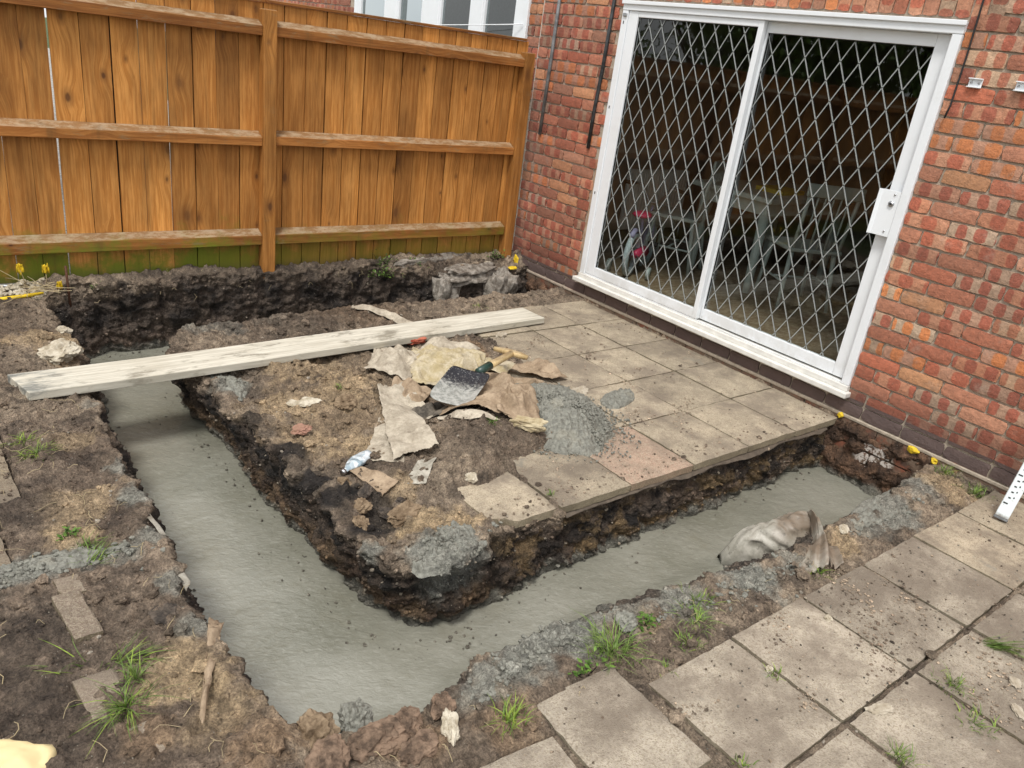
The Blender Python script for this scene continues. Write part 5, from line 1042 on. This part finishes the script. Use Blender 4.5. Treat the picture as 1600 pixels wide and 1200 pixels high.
# soaked bag arching out of the concrete
r3 = np.array([.78, -.61, 0]); f3 = np.array([.62, .74, 0]); ctr = np.array([-1.24, -3.22, ZC])
nu, nv = 80, 64; V = []
for i in range(nu):
    u = i / (nu - 1); X_ = -.135 + u * .345
    Hh = .285 * math.sin(math.pi * min(1, (.02 + u * .60))) ** .6
    dep = .115 * math.sin(math.pi * min(.99, .04 + u * .60)) ** .5
    for j in range(nv):
        t = math.pi * j / (nv - 1); yy = -math.cos(t) * dep; zz_ = abs(math.sin(t)) ** .8 * Hh
        lift = (.045 * sst(.35, .7, np.array(u)) * (1 if j < nv // 2 else 0)) * (1 - math.sin(t))
        p = ctr + r3 * X_ + f3 * yy * 1.0 + np.array([0, 0, zz_ + float(lift) - .01]); V.append(p)
V = np.array(V); V += fbm(V * 5, 3)[:, None] * np.array([.022, .022, .024]) + fbm(V * 26, 2)[:, None] * .0012; tri = np.abs(((V[:, 0] * 9 + V[:, 1] * 14 + 4 * fbm(V * 3, 2)) % 1) * 2 - 1); V[:, 2] += (tri - .5) * .010; tri2 = np.abs(((V[:, 0] * 5 - V[:, 2] * 13 + 2.2 * fbm(V * 2.4 + 3, 2)) % 1) * 2 - 1); V += (tri2 - .5)[:, None] * np.array([.010, .012, .004])
sack = empty('soaked_sack', tuple(ctr), label='cement-soaked sack arching out of the wet concrete onto the front bank', cat='sack')
def sk(name, V, F, mat): o = add(name, npmesh(name, V - ctr, F, mat, True), sack); md = o.modifiers.new('thick', 'SOLIDIFY'); md.thickness = .0012; return o
sk('body', V, gridfaces(nu, nv), M_BAG)
# the mouth falls forward over the bank in gathered, frayed folds
nt_, ns_ = 46, 60; rim = V.reshape(nu, nv, 3)[-2]; E0, E1 = np.array([-1.385, -3.665, .02]), np.array([-1.60, -3.56, .012]); T_ = []
for i in range(nt_):
    t = i / (nt_ - 1)
    for j in range(ns_):
        q = j / (ns_ - 1); jr = (.92 - .80 * q) * (nv - 1); k0 = int(jr); st0 = rim[k0] * (1 - (jr - k0)) + rim[min(k0 + 1, nv - 1)] * (jr - k0)
        fr = .22 * max(0, float(perlin(np.array([[q * 9, 2.2, 4.1]]))[0])); te = t * (1 - fr)
        en = E0 * (1 - q) + E1 * q; mid = (st0 + en) / 2 + np.array([.07, .0, .13 - .10 * q]); p = (1 - te) ** 2 * st0 + 2 * te * (1 - te) * mid + te * te * en
        p = p + np.array([-.3, -.3, .9]) * (.010 * 1.8 * math.sin(q * 14 + 2 * t + 1.8 * math.sin(q * 5)) + .006 * math.sin(q * 31 + 1 + 3 * t)) * min(1, t * 3 + .1); T_.append(p)
T_ = np.array(T_); T_ += fbm(T_ * 7, 3, .6)[:, None] * .018; sk('mouth_folds', T_, gridfaces(nt_, ns_), M_BAG)

# shovel with short T-handle
M_BLADE = None
def blade_material():
    b = NB('shovel_blade'); p = b.coord('Object'); s = b.sep(p); n = b.noise(p, 45, 6, .75); k = b.math('ADD', s[1], b.math('MULTIPLY', b.math('SUBTRACT', n, .5), .35))
    c = b.mix(b.mapr(k, -.03, .07), b.mix(b.mapr(b.noise(p, 30, 5, .75), .4, .6), (.22, .225, .205), (.40, .40, .37)), (.022, .023, .030)); c = b.mix(b.mapr(b.noise(p, 120, 3, .7), .58, .66, 0, .8), c, (.40, .41, .40)); return b.fin(c, b.ramp(n, (.3, .35), (.7, .7)), b.bump(n, .5, .003), b.mapr(k, -.02, .05, 0, .3), .5)
M_BLADE = blade_material(); M_GREEN = plain('green_socket', (.02, .05, .04), .35); M_HANDLE = wood_material('ash_handle', (.50, .37, .18), (.62, .48, .27), False)
A_, B2, C2, D2 = [np.array(v) + np.array([-.008, -.009, .02]) for v in ((-1.845, -1.715, .135), (-1.83, -1.965, .115), (-2.10, -2.165, .095), (-2.12, -1.925, .10))]
sc_ = (A_ + B2 + C2 + D2) / 4; yax = ((A_ + B2) / 2 - (C2 + D2) / 2); Lb = np.linalg.norm(yax); yax /= Lb; xax = (B2 + C2) / 2 - (A_ + D2) / 2; xax -= yax * (xax @ yax); Wb = np.linalg.norm(xax); xax /= Wb; zax = np.cross(xax, yax)
sh = empty('shovel', tuple(sc_), label='square-mouthed shovel caked in cement lying on the sacks', cat='shovel'); sh.matrix_world = Matrix(((xax[0], yax[0], zax[0], sc_[0]), (xax[1], yax[1], zax[1], sc_[1]), (xax[2], yax[2], zax[2], sc_[2]), (0, 0, 0, 1)))
n = 26; u = np.linspace(-1, 1, n); a, b = np.meshgrid(u, u, indexing='ij'); a, b = a.ravel(), b.ravel()
k = np.maximum(np.abs(a), np.abs(b)); l4 = (np.abs(a) ** 7 + np.abs(b) ** 7) ** (1 / 7) + 1e-9; sc2 = k / l4; aa, bb = a * sc2, b * sc2
V = np.stack([aa * Wb / 2, bb * Lb / 2, .018 * np.abs(aa) ** 3 + .012 * np.clip(bb, 0, 1) ** 3], 1); bo = add('blade', npmesh('blade', V, gridfaces(n, n), M_BLADE), sh); md = bo.modifiers.new('t', 'SOLIDIFY'); md.thickness = .004
hd = np.array([-1.51, -1.745, .165]); loc = lambda w: tuple((np.array([xax, yax, zax]) @ (np.array(w) - sc_)))
s0 = np.array([-1.823, -1.871, .155]); d_ = hd - s0
add('socket', tubemesh('socket', [loc(s0), loc(s0 + d_ * .32)], [.020, .023], M_GREEN, 12), sh)
add('shaft', tubemesh('shaft', [loc(s0 + d_ * .325), loc(s0 + d_ * .7), loc(hd)], [.020, .019, .018], M_HANDLE, 12), sh)
add('grip', tubemesh('grip', [loc(hd + np.array([-.055, .09, 0])), loc(hd + np.array([-.02, .03, .002])), loc(hd + np.array([.02, -.04, 0])), loc(hd + np.array([.045, -.075, -.004]))], [.012, .018, .018, .012], M_HANDLE, 12), sh)
# crushed bottle
b = NB('crushed_plastic'); p = b.coord(); n1 = b.vor(p, 55, out='Color'); hs = b.new('ShaderNodeSeparateColor'); b.put(hs.inputs[0], n1); cc_ = b.mix(hs.outputs[0], (.25, .33, .38), (.72, .76, .78)); M_BOT = b.fin(cc_, .18, b.bump(b.vor(p, 45), .8, .006), None, .7)
pts = [(0, 0, 0), (.02, 0, 0), (.035, 0, .002), (.06, 0, .003), (.10, 0, .004), (.15, 0, .004), (.175, 0, .003), (.185, 0, .0)]; me = tubemesh('bottle', pts, [.011, .011, .02, .030, .033, .032, .024, .012], M_BOT, 20)
for v in me.vertices: q = float(perlin(np.array([[v.co.x * 30, v.co.y * 40, v.co.z * 40]]))[0]); v.co.z = v.co.z * (.55 + .25 * q); v.co.y *= 1 + .2 * q
bt_ = empty('crushed_bottle', (-2.735, -2.255, surf(-2.7, -2.2)[0] + .022), (0, 0, math.radians(30)), label='crushed clear plastic bottle on the soil near the island edge', cat='bottle'); add('bottle_body', me, bt_); add('bottle_cap', tubemesh('bottle_cap', [(-.014, 0, 0), (-.0005, 0, 0)], .0125, M_STEEL, 14), bt_)
# levelling staff leaning on the wall at right
def staffmat():
    b = NB('staff_white'); p = b.coord(); n = b.noise(p, 60, 5, .7); s = b.sep(p); c = b.mix(b.mapr(n, .6, .7, 0, .6), (.70, .76, .78), (.30, .28, .22)); c = b.mix(b.mapr(b.math('ADD', s[2], b.math('MULTIPLY', n, .04)), .055, .03, 0, .85), c, (.17, .15, .12)); return b.fin(c, .4, None, None, .5)
M_STAFF = staffmat(); st = empty('levelling_staff', (-.325, -3.822, .006), label='white marked levelling staff leaning at the right picture edge', cat='levelling staff'); sdir = Vector((.31, -.012, 1.0)).normalized(); st.rotation_euler = sdir.to_track_quat('Z', 'Y').to_euler()
Mst = Matrix.Identity(4); zz = sdir; yy = Vector((0, 0, 1)).cross(zz).normalized(); yv = Vector((-.3, 1, 0)); yv = (yv - zz * yv.dot(zz)).normalized(); xv = yv.cross(zz); st.matrix_world = Matrix(((xv.x, yv.x, zz.x, -.325), (xv.y, yv.y, zz.y, -3.822), (xv.z, yv.z, zz.z, .006), (0, 0, 0, 1)))
add('staff_body', boxmesh('staff_body', -.011, .011, -.027, .027, .012, 1.05, M_STAFF, .002), st); add('end_cap', boxmesh('end_cap', -.013, .013, -.029, .029, 0, .0118, M_CONDUIT, .003), st)
mk = []
for i in range(34):
    z_ = .075 + i * .0275; w_ = .010 if i % 5 else .018
    mk.append(boxmesh('m', -.0125, -.0112, .004, .004 + w_, z_, z_ + .006, M_BLACK)); 
    if i % 5 != 0: mk.append(boxmesh('m', -.0125, -.0112, -.009, -.004, z_ + .006, z_ + .013, M_BLACK))
add('graduation_marks', joinmeshes('graduation_marks', mk, M_BLACK), st)
# pale yellow sack in the bottom-left corner
def blob(name, loc, size, mat, label, cat, seed):
    B, F = ICO3; V = B * (1 + .14 * fbm(B * 1.1 + seed, 3)[:, None]) * np.array(size); tri = np.abs(((B[:, 0] * 1.8 + B[:, 1] * 1.3 + .9 * fbm(B * 2 + seed, 2)) % 1) * 2 - 1); V[:, 2] += (tri - .5) * size[2] * .16; tag(add(name, npmesh(name, V, F, mat, True), None, loc), label, cat)
blob('yellow_sack', (-4.06, -3.17, .04), (.155, .105, .06), plain('pale_yellow_plastic', (.80, .66, .36), .5, .06, 8), 'pale yellow plump sack cut by the bottom-left corner', 'sack', 3)
# flags, string, rod by the far left fence
def flag(p, h, s, label, seed, tilt):
    t = empty('marker_flag', p, label=label, cat='marker flag', group='yellow marker flags by the fence'); add('stem', tubemesh('stem', [(0, 0, 0), (tilt * .5, 0, h * .6), (tilt, 0, h)], .0022, M_STRAW, 5), t); r = np.random.default_rng(seed); V = []
    for i in range(8):
        for j in range(6): V.append((tilt + (i / 7 - .5) * s * (1 - .3 * abs(j / 5 - .5)), .012 * math.sin(i * 1.3 + j), h - s * .4 + j / 5 * s * 1.3 + .005 * r.normal()))
    o = add('tape', npmesh('tape', V, gridfaces(8, 6), M_YELLOW), t); md = o.modifiers.new('t', 'SOLIDIFY'); md.thickness = .0015
flag((-3.47, .07, .12), .095, .036, 'leftmost tall yellow tape flag against the mossy boards', 1, -.02); flag((-3.37, .07, .12), .085, .036, 'second yellow tape flag beside the rusty rod', 2, .0); flag((-3.33, .01, .08), .05, .03, 'low yellow tape scrap in front of the rusty rod', 3, .01)
tag(add('rusty_rod', tubemesh('rusty_rod', [(-3.27, .05, -.02), (-3.275, .052, .23)], .007, plain('rust', (.10, .045, .025), .8, .4, 80, .4))), 'short rusty steel rod standing at the left end of the bank', 'rod')
tag(add('yellow_tape', tubemesh('yellow_tape', [(-4.1, .0, .085), (-3.8, .01, .08), (-3.6, -.01, .085), (-3.46, .0, .095), (-3.40, .01, .10)], [.012, .010, .013, .010, .006], M_YELLOW, 6)), 'yellow tape laid on the soil at the far left edge', 'tape')
def tangle(name, c, r, n, label, seed, mat=M_STRAW, rad=.0016):
    rt = np.random.default_rng(seed); ms = []
    for k in range(n):
        p = np.array(c) + rt.normal(size=3) * np.array([r, r * .4, .008]); v = rt.normal(size=3) * .02; v[2] *= .3; pts = [tuple(p)]
        for q in range(6): v = v + rt.normal(size=3) * .012 * np.array([1, .6, .4]); p = p + v; p[2] = max(p[2], c[2] - .01); pts.append(tuple(p))
        ms.append(tubemesh('t', pts, rad, mat, 4, False))
    tag(add(name, joinmeshes(name, ms, mat), None), label, kind='stuff') 
tangle('dry_roots', (-3.40, .03, .125), .05, 26, 'tangle of pale dry roots around the yellow flags', 1)
# ------------------------------------------------------------------ grass, weeds and straw
def tuft(name, x, y, n, h, spread, label, seed, dry=.34, cat='grass', mat=None, bright=1.0, lean=None, group='grass tufts'):
    r = np.random.default_rng(seed); Vs, Fs, Cs = [], [], []; o = 0; z0 = surf(x, y)[0] - .004
    for k in range(n):
        a = r.uniform(0, 6.28); d = r.power(.8) * spread; bx, by = d * math.cos(a), d * math.sin(a); a2 = a + r.normal(0, .9); H = h * .82 * r.uniform(.35, 1.15); out = H * r.uniform(.3, 1.9); w = r.uniform(.0008, .0019)
        lx, ly = (lean or (0, 0)); c = np.array([.62, .55, .38]) * 3.2 if r.uniform() < dry else np.ones(3) * r.uniform(.6, 1.5) * bright
        px, py = -math.sin(a2), math.cos(a2)
        for q in range(5):
            t = q / 4; X_ = bx + math.cos(a2) * out * t ** 1.6 + lx * t; Y_ = by + math.sin(a2) * out * t ** 1.6 + ly * t; Z_ = H * (1 - (1 - t) ** 1.7) * (1 - .35 * t * (out / H > .8)); ww = w * (1 - t ** 2 * .9)
            Vs += [(X_ + px * ww, Y_ + py * ww, Z_), (X_ - px * ww, Y_ - py * ww, Z_)]; Cs += [c, c]
        for q in range(4): Fs.append((o + q * 2, o + q * 2 + 1, o + q * 2 + 3, o + q * 2 + 2))
        o += 10
    tag(add(name, npmesh(name, Vs, Fs, mat or M_GRASS, False, np.array(Cs)), None, (x, y, z0)), label, cat, group)
tuft('grass_tuft', -3.71, -1.71, 110, .05, .06, 'faded grass tuft beside the left path edge', 1, .5); tuft('grass_tuft', -3.735, -1.60, 50, .04, .045, 'thin grey-green grass patch furthest up the left path edge', 31, .6); tuft('grass_tuft', -3.70, -2.46, 60, .06, .03, 'green tuft just below the grey smear', 2, .15, lean=(.05, .03)); tuft('grass_tuft', -3.68, -2.36, 30, .045, .03, 'small tuft in the grey smear', 3, .2)
tuft('grass_tuft', -3.72, -2.92, 50, .06, .05, 'flattened green tuft in the middle of the left soil', 4, .3, lean=(.05, -.02)); tuft('grass_tuft', -3.74, -3.10, 90, .085, .05, 'long bright tuft near the yellow sack', 5, .2, lean=(-.02, -.03)); tuft('grass_tuft', -3.70, -3.02, 45, .06, .03, 'small green tuft just above the long bright one', 6, .1); tuft('grass_tuft', -3.80, -2.90, 16, .06, .04, 'few dark blades below the edging brick', 7, .1, lean=(-.06, .02))
tuft('grass_tuft', -.15, -3.64, 120, .06, .07, 'bright tuft between wall foot and paving', 8, .05, bright=1.2); tuft('grass_tuft', -.18, -3.50, 60, .05, .05, 'greyish tuft at the trench end by the wall', 9, .3)
tuft('grass_tuft', -2.47, -3.53, 190, .075, .085, 'tall lush tuft at the front trench lip', 10, .08, bright=1.15); tuft('grass_tuft', -2.12, -3.57, 90, .05, .06, 'low bright tuft by the wide slab corner', 11, .05, bright=1.35); tuft('grass_tuft', -2.22, -3.62, 60, .035, .05, 'small yellow-green tuft at the slab edge, left of the low bright one', 12, .2, bright=1.3); tuft('grass_tuft', -2.04, -3.50, 60, .045, .07, 'faint tuft behind the low bright one', 13, .3)
tuft('grass_tuft', -1.47, -3.62, 40, .04, .04, 'sparse yellowish tuft below the soaked bag', 14, .4); tuft('grass_tuft', -1.29, -4.17, 70, .055, .03, 'green tuft in the paving joint at the right', 15, .1, lean=(.05, -.09)); tuft('grass_tuft', -1.62, -4.19, 80, .035, .06, 'mossy tuft in the muddy joint at the lower right', 16, .15); tuft('grass_tuft', -1.72, -4.30, 70, .035, .06, 'second mossy tuft along the muddy joint', 32, .15); tuft('grass_tuft', -2.06, -4.24, 60, .04, .04, 'tuft at the bottom edge of the front paving', 17, .15)
tuft('grass_tuft', -2.93, -3.59, 70, .06, .05, 'straw-yellow tuft in the rubble at the front edge', 18, .75); tuft('grass_tuft', -2.37, -3.66, 30, .03, .04, 'pale sprig in the gap between two front slabs', 19, .4); tuft('grass_tuft', -2.06, -2.75, 26, .03, .015, 'tiny sprig in the slab joint at the trench edge', 20, .1); tuft('grass_tuft', -2.03, -2.28, 40, .03, .025, 'small sprig below the leaf-shaped sack strip', 21, .0, bright=1.2)
tuft('grass_tuft', -2.42, -1.56, 36, .03, .03, 'dim sprig on the sandy island left of the sacks', 22, .1); tuft('grass_tuft', -2.10, -3.86, 22, .025, .03, 'faint sprig growing on the wide front slab', 23, .5); tuft('grass_tuft', -.95, -.66, 60, .03, .08, 'olive moss patch beyond the right half of the plank', 24, .5); tuft('grass_tuft', -2.47, -4.02, 30, .03, .03, 'sprig in the wide joint at the bottom edge', 25, .3)
def weed(x, y, z, n, r_, label, seed):
    r = np.random.default_rng(seed); V, F, C = [], [], []
    for k in range(n):
        p = np.array([r.normal(0, r_), r.normal(0, r_ * .4), abs(r.normal(0, r_ * .7))]); a = r.normal(size=3); a[2] = abs(a[2]) * .3; a /= np.linalg.norm(a); b = np.cross(a, [0, 0, 1]); b /= np.linalg.norm(b); s = r.uniform(.007, .014); o = len(V); c = np.ones(3) * r.uniform(.5, 1.3)
        V += [p, p + a * s + b * s * .5, p + a * 2 * s, p + a * s - b * s * .5]; F.append((o, o + 1, o + 2, o + 3)); C += [c] * 4
    t = empty('weed', (x, y, z), label=label, cat='weed'); add('leaves', npmesh('leaves', V, F, M_LEAF, False, np.array(C)), t); add('stems', joinmeshes('stems', [tubemesh('s', [(0, 0, -.03), tuple(V[i * 4])], .0014, M_LEAF, 4) for i in range(0, n, 5)], M_LEAF), t)
weed(-1.27, .09, .11, 90, .05, 'leafy weed at the fence foot right of the main post', 1); weed(-1.28, .02, .04, 120, .055, 'trailing weed hanging over the back bank', 2); weed(-1.03, .05, .07, 90, .045, 'round leafy weed on the back bank, right of the trailing one', 3); weed(-.26, .06, .12, 70, .04, 'low weed beside the fence end post', 4); weed(-3.14, .05, .09, 20, .02, 'single small seedling near the rusty rod', 5)
# straw and roots scattered over the left bank
ms = []; rs = np.random.default_rng(77)
for k in range(150):
    x_, y_ = (rs.uniform(-4.1, -3.5), rs.uniform(-3.45, -1.2)) if k < 95 else ((rs.uniform(-3.2, -.4), rs.uniform(-.05, .12)) if k < 118 else (rs.uniform(-3.3, -1.2), rs.uniform(-3.62, -3.5)))
    L_ = rs.uniform(.02, .09) * (1 if k < 95 else .5); a = rs.uniform(0, 6.28); pts = []
    for q in range(5): t = q / 4; xx = x_ + math.cos(a) * L_ * t; yy_ = y_ + math.sin(a) * L_ * t; a += rs.normal(0, .22); pts.append((xx, yy_, float(surf(xx, yy_)[0]) + .006 + .012 * math.sin(t * 3.1) * rs.uniform(.3, 1)))
    ms.append(tubemesh('s', pts, rs.uniform(.0005, .001), M_STRAW, 4, False))
tag(add('straw', joinmeshes('straw', ms, M_STRAW), None), 'dry straws and rootlets scattered on the soil', kind='stuff')
# half-buried edging bricks and slab ends in the left soil
def edging(x, y, z, w, d, h, rot, label, seed, mat):
    me = slabmesh(w, d, h, seed, mat, None, 12); o = add('edging_brick', me, None, (x, y, z), (.03, .05, rot), label=label, cat='brick'); return o
M_EDGE = slab_material('muddy_brick', (.21, .155, .12), .9)
edging(-3.772, -2.71, .070, .075, .205, .07, .10, 'half-buried grey-brown brick proud of the left soil', 51, M_EDGE); edging(-3.762, -2.555, .055, .07, .09, .05, .05, 'short buried brick end next above the proud one', 52, M_EDGE); edging(-3.775, -3.02, .05, .10, .16, .05, .1, 'mud-covered slab piece in the left soil above the bright tuft', 53, M_EDGE); edging(-3.72, -3.22, .052, .06, .12, .05, .15, 'pale wedge of buried brick near the bottom edge', 54, M_EDGE)
# mud and grit trodden onto the paving: clusters of small crumbs
MUD = [(-.95,-1.30,.12,.035),(-.80,-1.62,.10,.04),(-.86,-2.02,.14,.03),(-.80,-2.38,.16,.04),(-1.0,-2.55,.10,.035),(-1.25,-1.45,.12,.10),(-1.15,-2.35,.12,.08),(-1.52,-3.86,.15,.08),(-1.68,-3.98,.18,.07),(-1.30,-3.90,.08,.03),(-1.42,-4.24,.16,.07),(-1.62,-4.30,.14,.06),(-2.10,-3.98,.05,.03),(-1.35,-4.40,.18,.06),(-1.9,-3.74,.16,.05),(-2.5,-3.8,.03,.12),(-1.78,-2.42,.30,.10),(-1.30,-1.42,.14,.16),(-1.36,-1.95,.12,.10),(-1.9,-2.55,.2,.07),(-1.45,-3.70,.14,.04)]
pts, sz, cc = [], [], []
for (sx, sy, rx, ry) in MUD:
    m = int(85 * (rx * ry) ** .5 / .07); th = .9 + rng.normal(0, .3); u_ = rng.normal(0, rx * .55, m); v_ = rng.normal(0, ry * .6, m); x = sx + u_ * math.cos(th) - v_ * math.sin(th); y = sy + u_ * math.sin(th) + v_ * math.cos(th); s_ = .0018 + .006 * rng.power(.4, m)
    pts.append(np.stack([x, y, surf(x, y) + s_ * .2], 1)); sz.append(s_); cc.append(soilcol(x, y, np.zeros(m)) * rng.uniform(1.0, 2.1, (m, 1)) * (1.1 if sy > -3 else 1.3))
crumbs('trodden_mud', np.vstack(pts), np.concatenate(sz), M_SOIL, np.vstack(cc), .45, kind='stuff', label='mud and grit trodden onto the paving slabs')

# grit and small stones spread over the front paving
n = 5200; x = rng.uniform(-2.9, -.1, n); y = rng.uniform(-4.6, -3.6, n); k = fbm(P3(x, y) * 3.1 + 44, 3); cen = np.exp(-((x + 1.6) / .45) ** 2 - ((y + 3.9) / .22) ** 2) + .8 * np.exp(-((x + 1.4) / .3) ** 2 - ((y + 4.3) / .12) ** 2)
ok = (rng.uniform(size=n) < .10 + .5 * np.clip(k, 0, 1) + .55 * cen) & ~hole(x, y); x, y = x[ok], y[ok]; s_ = .0012 + .0042 * rng.power(.35, len(x)); base_c = np.array([(.16, .125, .09), (.36, .31, .24), (.22, .21, .18), (.09, .07, .05)])[rng.integers(0, 4, len(x))]
crumbs('paving_grit', np.stack([x, y, surf(x, y) + s_ * .3], 1), s_, M_SOIL, base_c * rng.uniform(.7, 1.3, (len(x), 1)), .7, kind='stuff', label='fine mixed grit scattered over the front paving')

# soil still clinging to the exposed footing brickwork at the trench ends
def footing_soil(name, y0, y1, seed, label):
    ys = np.arange(y0, y1, .006); zs = np.arange(-.36, .015, .006); a, b = np.meshgrid(ys, zs, indexing='ij'); a, b = a.ravel(), b.ravel(); P = P3(np.full(len(a), seed * 1.), a, b)
    n = fbm(P * 7, 4, .6) + .22 * sst(-.10, -.28, b) - .30 * sst(-.05, .0, b) + .28 * sst(.10, .0, np.minimum(a - y0, y1 - a)); d = -.006 - np.clip(n + .22, -.4, 1) * .045 - fbm(P * 38, 3, .65) * .006
    d = np.where(n + .22 < 0, .006, d); d = d + .012 * sst(-.02, .012, b); t = np.clip(.5 + fbm(P * 9 + 4, 3) * 1.2, 0, 1)[:, None]; c = np.array((.06, .036, .024)) * (1 - t) + np.array((.20, .115, .07)) * t
    g = (sst(-.27, -.31, b + .03 * fbm(P * 12, 2)) * .9)[:, None]; c = c * (1 - g) + np.array((.19, .185, .155)) * g
    o = add(name, npmesh(name, np.stack([d, a, b], 1), gridfaces(len(ys), len(zs))[:, ::-1], M_SOIL, True, c), wall); o['kind'] = 'stuff'
footing_soil('clinging_soil', -3.50, -2.79, 2, ''); footing_soil('clinging_soil', -.50, .02, 5, '')

weed(-2.30, -3.50, -.01, 40, .03, 'small broad-leaved weed on the front bank between two tufts', 11); weed(-3.72, -2.30, .045, 26, .022, 'tiny broad-leaved weed just above the grey smear', 12); weed(-2.60, -3.55, -.01, 34, .03, 'low broad-leaved weed left of the tall lush tuft', 13)
lstn = []
for k in range(26):
    zc = 1.33 + .075 * (k + 15)
    for j in range(20):
        yy = .32 + j * .225 + (.1125 if k % 2 else 0)
        if not (WY0 - .11 < yy < WY1 + .11 and zc < WZ1 + .03): lstn.append((yy, zc, .215, .065))
for k in range(15):
    for j in range(6, 14): lstn.append((WY1 + .12 + j * .225 + (.1125 if k % 2 else 0), 1.33 + .075 * k, .215, .065))
stuffbricks('brick_courses', lstn, M_BRICK, nw_, .012)
